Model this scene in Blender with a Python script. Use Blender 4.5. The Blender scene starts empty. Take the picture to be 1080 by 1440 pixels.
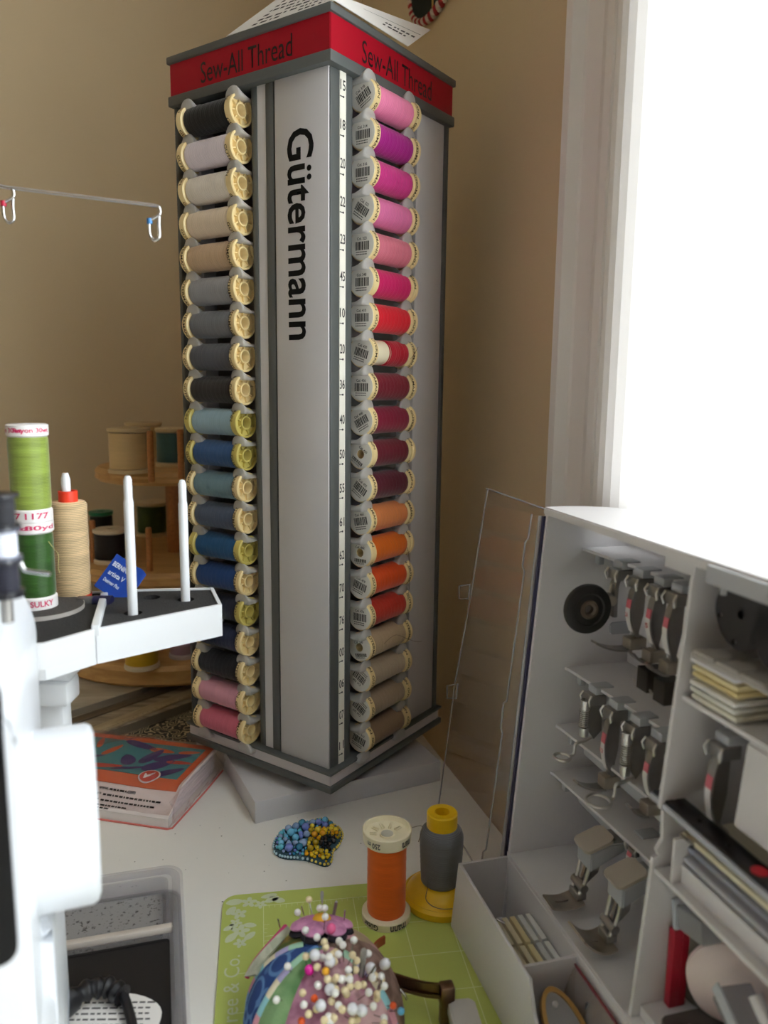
import bpy, bmesh, math, random
from mathutils import Vector, Matrix
random.seed(7)
scene = bpy.context.scene
COL = scene.collection
PI = math.pi

# ---------------------------------------------------------------- camera, world, exposure
FPX, PITCH, ROLL, CAMH = 1103.53, .15803, .01092, .35821
_cp, _sp, _cr, _sr = math.cos(PITCH), math.sin(PITCH), math.cos(ROLL), math.sin(ROLL)
_fw = Vector((0, _cp, -_sp)); _rt = Vector((1, 0, 0)); _up = Vector((0, _sp, _cp))
RT = _rt * _cr + _up * _sr
UP = _up * _cr - _rt * _sr
CAM = Vector((0, 0, CAMH))
cam_data = bpy.data.cameras.new('camera')
cam = bpy.data.objects.new('camera', cam_data); COL.objects.link(cam)
cam.matrix_world = Matrix(((RT.x, UP.x, -_fw.x, 0), (RT.y, UP.y, -_fw.y, 0), (RT.z, UP.z, -_fw.z, CAMH), (0, 0, 0, 1)))
cam_data.sensor_fit = 'VERTICAL'; cam_data.sensor_height = 36; cam_data.sensor_width = 27
cam_data.lens = FPX / 1440 * 36
cam_data.clip_start = .01
cam_data.dof.use_dof = True
cam_data.dof.focus_distance = .60
cam_data.dof.aperture_fstop = 7.5
scene.camera = cam

world = bpy.data.worlds.new('daylight'); scene.world = world
world.use_nodes = True
_bg = world.node_tree.nodes['Background']
_bg.inputs[0].default_value = (.91, .955, 1.0, 1)
_bg.inputs[1].default_value = 3.0
vs = scene.view_settings
vs.view_transform = 'Standard'; vs.look = 'None'; vs.gamma = 1; vs.use_curve_mapping = False
vs.exposure = 1.35
try:
    scene.cycles.max_bounces = 10; scene.cycles.transparent_max_bounces = 16
except Exception:
    pass

# ---------------------------------------------------------------- pixel -> world helpers (calibration of the photographed place)
def ray(x, y):
    return RT * ((x - 540) / FPX) - UP * ((y - 720) / FPX) + _fw
def onz(x, y, z=0.):
    d = ray(x, y); return CAM + d * ((z - CAMH) / d.z)
def ony(x, y, Y):
    d = ray(x, y); return CAM + d * (Y / d.y)
def onplane(x, y, p0, n):
    d = ray(x, y); return CAM + d * ((p0 - CAM).dot(n) / d.dot(n))

# ---------------------------------------------------------------- materials
def lin(c):
    return tuple(((v / 255) / 12.92 if v / 255 <= .04045 else ((v / 255 + .055) / 1.055) ** 2.4) for v in c)
MATS = {}
def mat(name, rgb, rough=.5, metal=0., noise=0., nscale=40., bump=0., bscale=200., trans=0., sheen=0., spec=.5, coat=0., sss=0.):
    if name in MATS: return MATS[name]
    m = bpy.data.materials.new(name); m.use_nodes = True
    nt = m.node_tree; b = nt.nodes['Principled BSDF']
    c = lin(rgb) + (1,)
    b.inputs['Base Color'].default_value = c
    b.inputs['Roughness'].default_value = rough
    b.inputs['Metallic'].default_value = metal
    b.inputs['Specular IOR Level'].default_value = spec
    b.inputs['Transmission Weight'].default_value = trans
    b.inputs['Sheen Weight'].default_value = sheen
    b.inputs['Coat Weight'].default_value = coat
    tc = nt.nodes.new('ShaderNodeTexCoord')
    if noise > 0:
        n = nt.nodes.new('ShaderNodeTexNoise'); n.inputs['Scale'].default_value = nscale; n.inputs['Detail'].default_value = 4
        nt.links.new(tc.outputs['Object'], n.inputs['Vector'])
        mx = nt.nodes.new('ShaderNodeMix'); mx.data_type = 'RGBA'
        mx.inputs[6].default_value = tuple(v * (1 - noise) for v in c[:3]) + (1,)
        mx.inputs[7].default_value = tuple(min(1, v * (1 + noise)) for v in c[:3]) + (1,)
        nt.links.new(n.outputs['Fac'], mx.inputs[0]); nt.links.new(mx.outputs[2], b.inputs['Base Color'])
    if bump > 0:
        n2 = nt.nodes.new('ShaderNodeTexNoise'); n2.inputs['Scale'].default_value = bscale; n2.inputs['Detail'].default_value = 3
        nt.links.new(tc.outputs['Object'], n2.inputs['Vector'])
        bp = nt.nodes.new('ShaderNodeBump'); bp.inputs['Strength'].default_value = bump; bp.inputs['Distance'].default_value = .001
        nt.links.new(n2.outputs['Fac'], bp.inputs['Height']); nt.links.new(bp.outputs['Normal'], b.inputs['Normal'])
    MATS[name] = m
    return m

def thread_mat(name, rgb, scale=1500., rough=.62, contrast=.16, sheen=.25, axis='Z', var=0.0):
    """wound thread: fine rings around the local axis plus slow colour drift"""
    if name in MATS: return MATS[name]
    m = bpy.data.materials.new(name); m.use_nodes = True
    nt = m.node_tree; b = nt.nodes['Principled BSDF']
    c = lin(rgb)
    tc = nt.nodes.new('ShaderNodeTexCoord')
    w = nt.nodes.new('ShaderNodeTexWave'); w.wave_type = 'BANDS'; w.bands_direction = axis
    w.inputs['Scale'].default_value = scale / 6.28; w.inputs['Distortion'].default_value = 1.2; w.inputs['Detail'].default_value = 2
    w.inputs['Detail Scale'].default_value = .4
    nt.links.new(tc.outputs['Object'], w.inputs['Vector'])
    n = nt.nodes.new('ShaderNodeTexNoise'); n.inputs['Scale'].default_value = 130
    mp = nt.nodes.new('ShaderNodeMapping'); mp.inputs['Scale'].default_value = (.25, .25, 2.2)
    nt.links.new(tc.outputs['Object'], mp.inputs[0]); nt.links.new(mp.outputs[0], n.inputs['Vector'])
    ad = nt.nodes.new('ShaderNodeMath'); ad.operation = 'MULTIPLY_ADD'; ad.inputs[1].default_value = .55; ad.inputs[2].default_value = .0
    nt.links.new(w.outputs['Fac'], ad.inputs[0])
    ad2 = nt.nodes.new('ShaderNodeMath'); ad2.operation = 'MULTIPLY_ADD'; ad2.inputs[1].default_value = .5 + var
    nt.links.new(n.outputs['Fac'], ad2.inputs[0]); nt.links.new(ad.outputs[0], ad2.inputs[2])
    mx = nt.nodes.new('ShaderNodeMix'); mx.data_type = 'RGBA'
    k = contrast + var
    mx.inputs[6].default_value = tuple(v * (1 - k * 1.5) for v in c) + (1,)
    mx.inputs[7].default_value = tuple(min(1, v * (1 + k) + .004) for v in c) + (1,)
    nt.links.new(ad2.outputs[0], mx.inputs[0]); nt.links.new(mx.outputs[2], b.inputs['Base Color'])
    b.inputs['Roughness'].default_value = rough
    b.inputs['Sheen Weight'].default_value = sheen; b.inputs['Sheen Roughness'].default_value = .4
    b.inputs['Specular IOR Level'].default_value = .3
    bp = nt.nodes.new('ShaderNodeBump'); bp.inputs['Strength'].default_value = .35; bp.inputs['Distance'].default_value = .0004
    nt.links.new(w.outputs['Fac'], bp.inputs['Height']); nt.links.new(bp.outputs['Normal'], b.inputs['Normal'])
    MATS[name] = m
    return m

def clear_mat(name, tint=(255, 255, 255), gloss=1.0, ior=1.45, haze=0.0, graze=.45):
    """thin clear plastic / glass sheet: see-through with Fresnel reflection and a trace of haze"""
    if name in MATS: return MATS[name]
    m = bpy.data.materials.new(name); m.use_nodes = True
    nt = m.node_tree; nt.nodes.clear()
    out = nt.nodes.new('ShaderNodeOutputMaterial')
    tr = nt.nodes.new('ShaderNodeBsdfTransparent'); tr.inputs[0].default_value = lin(tint) + (1,)
    gl = nt.nodes.new('ShaderNodeBsdfGlossy'); gl.inputs['Roughness'].default_value = .04; gl.inputs[0].default_value = (gloss, gloss, gloss, 1)
    df = nt.nodes.new('ShaderNodeBsdfDiffuse'); df.inputs[0].default_value = lin((225, 225, 228)) + (1,)
    lw = nt.nodes.new('ShaderNodeLayerWeight'); lw.inputs[0].default_value = .5
    pw = nt.nodes.new('ShaderNodeMath'); pw.operation = 'POWER'; pw.inputs[1].default_value = 4.0
    nt.links.new(lw.outputs['Facing'], pw.inputs[0])
    fr = nt.nodes.new('ShaderNodeMath'); fr.operation = 'MULTIPLY_ADD'; fr.inputs[1].default_value = graze; fr.inputs[2].default_value = ((ior - 1) / (ior + 1)) ** 2
    nt.links.new(pw.outputs[0], fr.inputs[0])
    m1 = nt.nodes.new('ShaderNodeMixShader'); m1.inputs[0].default_value = haze
    nt.links.new(tr.outputs[0], m1.inputs[1]); nt.links.new(df.outputs[0], m1.inputs[2])
    m2 = nt.nodes.new('ShaderNodeMixShader')
    nt.links.new(fr.outputs[0], m2.inputs[0]); nt.links.new(m1.outputs[0], m2.inputs[1]); nt.links.new(gl.outputs[0], m2.inputs[2])
    nt.links.new(m2.outputs[0], out.inputs[0])
    MATS[name] = m
    return m

def wood_mat(name, rgb, rgb2, scale=30., axis='X'):
    if name in MATS: return MATS[name]
    m = mat(name, rgb, .5)
    nt = m.node_tree; b = nt.nodes['Principled BSDF']
    tc = nt.nodes.new('ShaderNodeTexCoord'); mp = nt.nodes.new('ShaderNodeMapping')
    mp.inputs['Scale'].default_value = (1, 6, 6) if axis == 'X' else (6, 1, 6)
    n = nt.nodes.new('ShaderNodeTexNoise'); n.inputs['Scale'].default_value = scale; n.inputs['Detail'].default_value = 6; n.inputs['Distortion'].default_value = .6
    nt.links.new(tc.outputs['Object'], mp.inputs[0]); nt.links.new(mp.outputs[0], n.inputs['Vector'])
    r = nt.nodes.new('ShaderNodeValToRGB'); r.color_ramp.elements[0].position = .3; r.color_ramp.elements[1].position = .7
    r.color_ramp.elements[0].color = lin(rgb2) + (1,); r.color_ramp.elements[1].color = lin(rgb) + (1,)
    nt.links.new(n.outputs['Fac'], r.inputs[0]); nt.links.new(r.outputs[0], b.inputs['Base Color'])
    return m

# ---------------------------------------------------------------- mesh helpers
def to_mesh(bm, name='mesh', smooth=None):
    bmesh.ops.recalc_face_normals(bm, faces=bm.faces[:])
    me = bpy.data.meshes.new(name); bm.to_mesh(me); bm.free()
    if smooth is not None:
        me.polygons.foreach_set('use_smooth', [True] * len(me.polygons))
        if smooth < 180:
            try: me.set_sharp_from_angle(angle=math.radians(smooth))
            except Exception: pass
    return me
def add_box(bm, x0, x1, y0, y1, z0, z1, bev=0., seg=2):
    """axis-aligned block, optionally bevelled, added to bm"""
    b = bm if bev == 0 else bmesh.new()
    v = [b.verts.new(p) for p in ((x0, y0, z0), (x1, y0, z0), (x1, y1, z0), (x0, y1, z0), (x0, y0, z1), (x1, y0, z1), (x1, y1, z1), (x0, y1, z1))]
    for f in ((3, 2, 1, 0), (4, 5, 6, 7), (0, 1, 5, 4), (1, 2, 6, 5), (2, 3, 7, 6), (3, 0, 4, 7)):
        b.faces.new([v[i] for i in f])
    if bev > 0:
        bmesh.ops.bevel(b, geom=b.edges[:], offset=bev, segments=seg, affect='EDGES', profile=.5)
        merge(bm, b)
    return bm
def merge(bm, b, M=None):
    if M is not None: bmesh.ops.transform(b, matrix=M, verts=b.verts[:])
    vm = {v: bm.verts.new(v.co) for v in b.verts}
    for f in b.faces:
        try: bm.faces.new([vm[v] for v in f.verts])
        except ValueError: pass
    b.free()
def box(x0, x1, y0, y1, z0, z1, bev=0., seg=2, smooth=40):
    bm = bmesh.new(); add_box(bm, x0, x1, y0, y1, z0, z1, bev, seg)
    return to_mesh(bm, 'box', smooth if bev > 0 else None)
def add_prism(bm, poly, h0, h1, axis='Z'):
    """polygon (list of 2D points) extruded along an axis"""
    def P(a, b, h):
        return {'Z': (a, b, h), 'Y': (a, h, b), 'X': (h, a, b)}[axis]
    lo = [bm.verts.new(P(a, b, h0)) for a, b in poly]; hi = [bm.verts.new(P(a, b, h1)) for a, b in poly]
    n = len(poly)
    bm.faces.new(lo[::-1]); bm.faces.new(hi)
    for i in range(n): bm.faces.new((lo[i], lo[(i + 1) % n], hi[(i + 1) % n], hi[i]))
    return bm
def prism(poly, h0, h1, axis='Z', bev=0., smooth=40):
    bm = bmesh.new(); add_prism(bm, poly, h0, h1, axis)
    if bev > 0:
        bmesh.ops.bevel(bm, geom=bm.edges[:], offset=bev, segments=2, affect='EDGES')
    return to_mesh(bm, 'prism', smooth if (bev > 0 or smooth != 40) else None)
def add_lathe(bm, prof, seg=24, M=None, closed=False):
    """profile [(r, z)] turned around Z"""
    b = bmesh.new(); rings = []
    for r, z in prof:
        if r < 1e-7: rings.append([b.verts.new((0, 0, z))])
        else: rings.append([b.verts.new((r * math.cos(2 * PI * k / seg), r * math.sin(2 * PI * k / seg), z)) for k in range(seg)])
    pairs = list(zip(rings, rings[1:])) + ([(rings[-1], rings[0])] if closed else [])
    for A, B in pairs:
        if len(A) == 1 and len(B) == 1: continue
        for k in range(seg):
            k2 = (k + 1) % seg
            if len(A) == 1: b.faces.new((A[0], B[k2], B[k]))
            elif len(B) == 1: b.faces.new((A[k], A[k2], B[0]))
            else: b.faces.new((A[k], A[k2], B[k2], B[k]))
    merge(bm, b, M); return bm
def lathe(prof, seg=24, smooth=40, M=None, closed=False):
    bm = bmesh.new(); add_lathe(bm, prof, seg, M, closed); return to_mesh(bm, 'lathe', smooth)
def add_tube(bm, pts, r, seg=8, close=False, taper=None):
    pts = [Vector(p) for p in pts]; n = len(pts); rings = []
    prev = None
    for i, p in enumerate(pts):
        if close: t = pts[(i + 1) % n] - pts[i - 1]
        else: t = pts[min(i + 1, n - 1)] - pts[max(i - 1, 0)]
        t.normalize()
        if prev is None:
            a = Vector((0, 0, 1)) if abs(t.z) < .9 else Vector((1, 0, 0))
            u = t.cross(a).normalized()
        else:
            u = (prev - t * prev.dot(t)).normalized()
        prev = u; v = t.cross(u)
        rr = r if taper is None else r * taper[i]
        rings.append([bm.verts.new(p + (u * math.cos(2 * PI * k / seg) + v * math.sin(2 * PI * k / seg)) * rr) for k in range(seg)])
    for i in range(n if close else n - 1):
        A, B = rings[i], rings[(i + 1) % n]
        for k in range(seg): bm.faces.new((A[k], A[(k + 1) % seg], B[(k + 1) % seg], B[k]))
    if not close:
        bm.faces.new(rings[0][::-1]); bm.faces.new(rings[-1])
    return bm
def tube(pts, r, seg=8, close=False, taper=None):
    bm = bmesh.new(); add_tube(bm, pts, r, seg, close, taper); return to_mesh(bm, 'tube', 60)
def smooth_path(pts, n=8, close=False):
    """Catmull-Rom through the points"""
    P = [Vector(p) for p in pts]; out = []; m = len(P)
    rng = range(m if close else m - 1)
    for i in rng:
        p0 = P[i - 1] if (close or i > 0) else P[0]; p1 = P[i]; p2 = P[(i + 1) % m]
        p3 = P[(i + 2) % m] if (close or i + 2 < m) else P[-1]
        for k in range(n):
            t = k / n
            out.append(.5 * ((2 * p1) + (p2 - p0) * t + (2 * p0 - 5 * p1 + 4 * p2 - p3) * t * t + (3 * p1 - p0 - 3 * p2 + p3) * t ** 3))
    if not close: out.append(P[-1])
    return out
def add_ball(bm, c, r, sc=(1, 1, 1), u=12, v=8):
    b = bmesh.new(); bmesh.ops.create_uvsphere(b, u_segments=u, v_segments=v, radius=r)
    merge(bm, b, Matrix.Translation(Vector(c)) @ Matrix.Diagonal((sc[0], sc[1], sc[2], 1)))
def ball(r, sc=(1, 1, 1), u=12, v=8):
    bm = bmesh.new(); add_ball(bm, (0, 0, 0), r, sc, u, v); return to_mesh(bm, 'ball', 180)
def add_sheet(bm, fn, nu, nv, th):
    """thin curved sheet with thickness; fn(u,v)->point"""
    top = [[Vector(fn(i / nu, j / nv)) for j in range(nv + 1)] for i in range(nu + 1)]
    g = [[bm.verts.new(top[i][j]) for j in range(nv + 1)] for i in range(nu + 1)]
    off = []
    for i in range(nu + 1):
        row = []
        for j in range(nv + 1):
            du = top[min(i + 1, nu)][j] - top[max(i - 1, 0)][j]; dv = top[i][min(j + 1, nv)] - top[i][max(j - 1, 0)]
            nn = du.cross(dv); nn = nn.normalized() if nn.length > 1e-12 else Vector((0, 0, 1))
            row.append(bm.verts.new(top[i][j] - nn * th))
        off.append(row)
    for i in range(nu):
        for j in range(nv):
            bm.faces.new((g[i][j], g[i + 1][j], g[i + 1][j + 1], g[i][j + 1]))
            bm.faces.new((off[i][j], off[i][j + 1], off[i + 1][j + 1], off[i + 1][j]))
    for i in range(nu):
        bm.faces.new((g[i][0], off[i][0], off[i + 1][0], g[i + 1][0])); bm.faces.new((g[i][nv], g[i + 1][nv], off[i + 1][nv], off[i][nv]))
    for j in range(nv):
        bm.faces.new((g[0][j], g[0][j + 1], off[0][j + 1], off[0][j])); bm.faces.new((g[nu][j], off[nu][j], off[nu][j + 1], g[nu][j + 1]))
    return bm
def sheet(fn, nu, nv, th, smooth=60):
    bm = bmesh.new(); add_sheet(bm, fn, nu, nv, th); return to_mesh(bm, 'sheet', smooth)
def round_poly(x0, x1, y0, y1, r, n=6):
    out = []
    for cx, cy, a in ((x1 - r, y0 + r, -PI / 2), (x1 - r, y1 - r, 0), (x0 + r, y1 - r, PI / 2), (x0 + r, y0 + r, PI)):
        for k in range(n + 1):
            t = a + PI / 2 * k / n; out.append((cx + r * math.cos(t), cy + r * math.sin(t)))
    return out
def ring_mesh(outer, inner, h0, h1):
    """closed frame between two polygons of equal length"""
    bm = bmesh.new(); n = len(outer)
    a = [[bm.verts.new((p[0], p[1], h)) for p in poly] for poly, h in ((outer, h0), (outer, h1), (inner, h1), (inner, h0))]
    for q in range(4):
        A, B = a[q], a[(q + 1) % 4]
        for k in range(n): bm.faces.new((A[k], A[(k + 1) % n], B[(k + 1) % n], B[k]))
    return to_mesh(bm, 'ring', 40)

def text_mesh(s, size=1., extrude=0., bold=0., align='CENTER', spacing=1.):
    cu = bpy.data.curves.new('lettering', 'FONT'); cu.body = s; cu.size = size; cu.extrude = extrude; cu.offset = bold
    cu.align_x = align; cu.align_y = 'CENTER'; cu.resolution_u = 3; cu.space_character = spacing
    o = bpy.data.objects.new('lettering_source', cu); COL.objects.link(o)
    dg = bpy.context.evaluated_depsgraph_get()
    me = bpy.data.meshes.new_from_object(o.evaluated_get(dg))
    bpy.data.objects.remove(o); bpy.data.curves.remove(cu)
    return me
def fit_text(s, w, h, extrude=.00008, bold=0.):
    """lettering stretched to exactly w x h, centred on the origin, in the XY plane"""
    me = text_mesh(s, 1., 0., bold)
    xs = [v.co.x for v in me.vertices]; ys = [v.co.y for v in me.vertices]
    cx, cy = (min(xs) + max(xs)) / 2, (min(ys) + max(ys)) / 2
    sx, sy = w / (max(xs) - min(xs)), h / (max(ys) - min(ys))
    for v in me.vertices: v.co = ((v.co.x - cx) * sx, (v.co.y - cy) * sy, 0)
    return me
def wrap_text(me, radius, z0=0., a0=0., flip=False):
    """bend flat lettering (x along, y up) around a cylinder about Z"""
    for v in me.vertices:
        a = a0 + (v.co.x / radius) * (-1 if flip else 1)
        y = -v.co.y if flip else v.co.y
        v.co = (radius * math.cos(a), radius * math.sin(a), z0 + y)
    return me

# ---------------------------------------------------------------- object helpers
def frame(o, X=None, Y=None, Z=None):
    """matrix from origin and two axes"""
    o = Vector(o)
    if X is not None and Y is not None: X = Vector(X).normalized(); Y = Vector(Y); Y = (Y - X * Y.dot(X)).normalized(); Z = X.cross(Y)
    elif X is not None and Z is not None: Z = Vector(Z).normalized(); X = Vector(X); X = (X - Z * X.dot(Z)).normalized(); Y = Z.cross(X)
    return Matrix(((X.x, Y.x, Z.x, o.x), (X.y, Y.y, Z.y, o.y), (X.z, Y.z, Z.z, o.z), (0, 0, 0, 1)))
def T(x, y, z): return Matrix.Translation(Vector((x, y, z)))
def RX(a): return Matrix.Rotation(a, 4, 'X')
def RY(a): return Matrix.Rotation(a, 4, 'Y')
def RZ(a): return Matrix.Rotation(a, 4, 'Z')
def obj(name, me, m, parent=None, M=None, label=None):
    o = bpy.data.objects.new(name, me); COL.objects.link(o)
    if m is not None:
        if len(me.materials) == 0: me.materials.append(m)
        elif me.materials[0] is not m:
            o.material_slots[0].link = 'OBJECT'; o.material_slots[0].material = m
    if parent is not None: o.parent = parent
    if M is not None: o.matrix_local = M
    if label: o['label'] = label
    return o
def tag(o, label, cat, group=None):
    o['label'] = label; o['category'] = cat
    if group: o['group'] = group
    return o
def thing(name, label, cat, M=None, group=None):
    o = bpy.data.objects.new(name, None); COL.objects.link(o); o.empty_display_size = .01
    if M is not None: o.matrix_world = M
    return tag(o, label, cat, group)
def cut(me, cutters):
    """real holes and slots: subtract closed meshes from a mesh"""
    o = bpy.data.objects.new('cut_source', me); COL.objects.link(o); tmp = []
    for c in cutters:
        q = bpy.data.objects.new('cutter', c); COL.objects.link(q); tmp.append(q)
        md = o.modifiers.new('cut', 'BOOLEAN'); md.operation = 'DIFFERENCE'; md.object = q; md.solver = 'EXACT'
    dg = bpy.context.evaluated_depsgraph_get(); out = bpy.data.meshes.new_from_object(o.evaluated_get(dg))
    for q in tmp + [o]: bpy.data.objects.remove(q)
    return out
def rod(x, y, z0, z1, r, n=16):
    return prism([(x + r * math.cos(2 * PI * k / n), y + r * math.sin(2 * PI * k / n)) for k in range(n)], z0, z1)
def struct(o):
    o['kind'] = 'structure'; return o

# ---------------------------------------------------------------- shared materials
M_BLACK = mat('black_print', (9, 9, 10), .7, spec=.2)
M_GREY = mat('grey_plastic', (84, 87, 86), .5, noise=.05, nscale=60)
M_DGREY = mat('dark_grey_plastic', (46, 47, 49), .5)
M_WPANEL = mat('white_melamine', (200, 198, 201), .35, noise=.02, nscale=20)
M_RED = mat('red_card', (160, 0, 30), .5, noise=.03, spec=.3)
M_CREAM = mat('cream_spool_plastic', (238, 214, 158), .42, noise=.04, nscale=90)
M_YELCORE = mat('yellow_spool_plastic', (206, 190, 104), .42, noise=.04, nscale=90)
M_CREAM2 = mat('pale_cream_plastic', (236, 226, 196), .38, noise=.03)
M_WHITE = mat('white_plastic', (226, 228, 232), .32, noise=.01)
M_CASE = mat('cabinet_plastic', (214, 211, 212), .4, noise=.015)
M_STEEL = mat('presser_steel', (198, 195, 190), .3, .85, noise=.12, nscale=120)
M_STEELD = mat('dark_presser_steel', (150, 147, 143), .36, .75, noise=.15, nscale=120)
M_NEEDLE = mat('needle_steel', (170, 168, 165), .25, 1.)
M_GREYCLIP = mat('grey_holder_plastic', (172, 174, 178), .45)
M_LABELW = mat('white_sticker', (226, 222, 214), .5)
M_PAPER = mat('white_paper', (236, 232, 228), .7, noise=.02)

# ================================================================ ROOM
WN = Vector((.9567, .2912, 0)); WD = Vector((.2912, -.9567, 0))
W0 = Vector((.0424, .7765, 0)) + WN * .05
FR = frame(W0, WD, WN)                       # X along the wall towards the viewer, Y outwards, Z up
M_WALL = mat('tan_wall_paint', (213, 192, 157), .75, noise=.03, nscale=6, bump=.12, bscale=300)
M_TRIM = mat('white_trim_paint', (232, 228, 226), .35, noise=.01)
ZF, ZC = -.74, 1.75
CORNER = -.4436; S0, S1, ZS, ZT = .282, 1.40, -.12, 1.30
def wall_right():
    bm = bmesh.new()
    add_box(bm, CORNER - .12, S0, 0, .16, ZF, ZC)
    add_box(bm, S0, S1, 0, .16, ZF, ZS); add_box(bm, S0, S1, 0, .16, ZT, ZC)
    add_box(bm, S1, 3.4, 0, .16, ZF, ZC)
    return to_mesh(bm)
struct(obj('wall_right', wall_right(), M_WALL, None, FR))
BD = -WD                                     # direction away along the right wall
CP = W0 + WD * CORNER                        # room corner
FB = frame(CP, WN, BD)                       # X along the back wall (negative = to the left), Y outwards
struct(obj('wall_back', box(-2.6, .16, 0, .12, ZF, ZC), M_WALL, None, FB))
_bm = bmesh.new()
for y0, y1, z0, z1 in ((-3.6, .12, ZF, ZC),): add_box(_bm, -2.72, -2.6, y0, y1, z0, z1)
struct(obj('wall_left', to_mesh(_bm), M_WALL, None, FB))
struct(obj('wall_front', box(-2.72, .16, -3.66, -3.6, ZF, ZC), M_WALL, None, FB))
struct(obj('ceiling', box(-2.72, .16, -3.6, .12, ZC, ZC + .06), mat('ceiling_paint', (236, 233, 226), .8), None, FB))
struct(obj('floor', box(-2.72, .16, -3.6, .12, ZF - .05, ZF), wood_mat('floor_oak', (150, 112, 74), (112, 80, 50), 8), None, FB))
# window: casing, jamb lining, sash and pane
cas = [(a_ + .008, b_) for a_, b_ in ((.170, 0), (.170, -.012), (.174, -.017), (.183, -.017), (.189, -.010), (.192, -.009), (.2285, -.009), (.2310, -.012), (.2335, -.022),
       (.2400, -.0235), (.2480, -.0235), (.2510, -.0205), (.2540, -.0215), (.2570, -.0270), (.2610, -.0290), (.2650, -.0285), (.2690, -.0265), (.2725, -.0230), (.2755, -.0180), (.2775, -.0130), (.2790, -.008), (.2790, 0))]
tr = obj('trim_1', prism(cas, ZF, ZT + .10, 'Z'), M_TRIM, None, FR); struct(tr)
_bm = bmesh.new(); add_prism(_bm, [(b, a - .157 + ZT - .005) for a, b in cas], .262, S1 + .1, 'X')
struct(obj('trim_2', to_mesh(_bm), M_TRIM, None, FR))
win = bpy.data.objects.new('window_1', None); COL.objects.link(win); win.matrix_world = FR; struct(win)
def lining():
    bm = bmesh.new()
    add_box(bm, S0 - .012, S0 + .003, -.004, .18, ZS, ZT); add_box(bm, S1 - .003, S1 + .012, -.004, .18, ZS, ZT)
    add_box(bm, S0, S1, -.004, .18, ZT - .003, ZT + .012); add_box(bm, S0, S1, -.035, .18, ZS - .02, ZS + .003)
    return to_mesh(bm)
obj('jamb_lining', lining(), M_TRIM, win)
def sash():
    bm = bmesh.new(); a, b = .140, .165
    add_box(bm, S0 + .003, S0 + .032, a, b, ZS, ZT, .003); add_box(bm, S1 - .035, S1, a, b, ZS, ZT, .003)
    add_box(bm, S0 + .032, S1 - .03, a, b, ZT - .04, ZT, .003); add_box(bm, S0 + .032, S1 - .03, a, b, ZS, ZS + .05, .003)
    add_box(bm, S0 + .032, S1 - .03, a, b, .57, .60, .003)
    return to_mesh(bm, 'sash', 40)
obj('sash', sash(), M_TRIM, win)
obj('pane', box(S0 + .032, S1 - .035, .150, .154, ZS + .05, .57), clear_mat('window_glass', (248, 249, 247)), win)
obj('pane', box(S0 + .032, S1 - .035, .150, .154, .60, ZT - .04), clear_mat('window_glass', (248, 249, 247)), win)

# ================================================================ TABLE
M_TABLE = mat('white_table_laminate', (238, 235, 229), .42, noise=.03, nscale=14)
tw = Vector((.0424, .7765, 0))               # point on the edge towards the window wall
FT = frame(tw, WD, WN)
table = thing('sewing_table', 'white laminate sewing table with faint scuffs holding everything', 'table', FT)
obj('tabletop', box(-.40, 1.15, -1.2, 0, -.028, 0, .002), M_TABLE, table)
for lx in (-.36, 1.10):
    for ly in (-1.15, -.05):
        obj('leg', box(lx - .02, lx + .02, ly - .02, ly + .02, ZF, -.028, .003), M_TRIM, table)
# scuffs on the laminate: small dark flecks
_bm = bmesh.new()
for k in range(46):
    P = onz(random.uniform(150, 640), random.uniform(1140, 1300), 0)
    q = FT.inverted() @ P
    r = random.uniform(.0003, .0008); n = 5
    vv = [_bm.verts.new((q.x + r * math.cos(2 * PI * i / n) * random.uniform(.6, 1.3), q.y + r * math.sin(2 * PI * i / n), .00006)) for i in range(n)]
    _bm.faces.new(vv)
o = obj('scuff_marks', to_mesh(_bm), mat('scuff', (150, 147, 140), .6), table); o['kind'] = 'stuff'

# ================================================================ THREAD TOWER
TX, TY, YAW = -.0622, .7174, .17329
FTW = T(TX, TY, 0) @ RZ(YAW - PI / 4)        # +X = right face outwards, -Y = left face outwards
tower = thing('thread_display_tower', 'square rotating thread display tower with red header band and lettered white panel', 'display stand', FTW)
# swivel base
obj('swivel_base', box(-.0879, .0879, -.0879, .0879, 0, .0193, .0008), M_WPANEL, tower, RZ(-.34074 - YAW))
obj('swivel_plate', lathe([(0, .019), (.045, .019), (.045, .0290), (0, .0290)], 32), M_DGREY, tower)
def sqbox(h, z0, z1, bev=0.): return box(-h, h, -h, h, z0, z1, bev)
obj('tray_lip', sqbox(.0872, .0288, .0346, .0008), M_GREY, tower)
obj('tray_rim', sqbox(.0847, .0346, .0442), mat('tray_rim_white', (206, 200, 202), .4, noise=.03), tower)
obj('tray_lip', sqbox(.0872, .0442, .0466, .0006), M_GREY, tower)
obj('header_lip', sqbox(.0868, .5855, .5936, .001), M_GREY, tower)
obj('header_box', sqbox(.0846, .5936, .6182), mat('header_edge', (222, 190, 186), .5), tower)
obj('header_lip', sqbox(.0872, .6182, .6240, .001), M_GREY, tower)
for k in range(4):
    R_ = RZ(k * PI / 2)
    obj('header_band', box(.0846, .0852, -.0846, .0846, .5937, .6181), M_RED, tower, R_)
    tm = fit_text('Sew-All Thread', .0975, .0158)
    obj('header_lettering', tm, mat('band_lettering', (24, 4, 8), .5), tower, R_ @ frame((.0854, .0008, .6045), (0, 1, 0), (0, 0, 1)))
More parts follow.
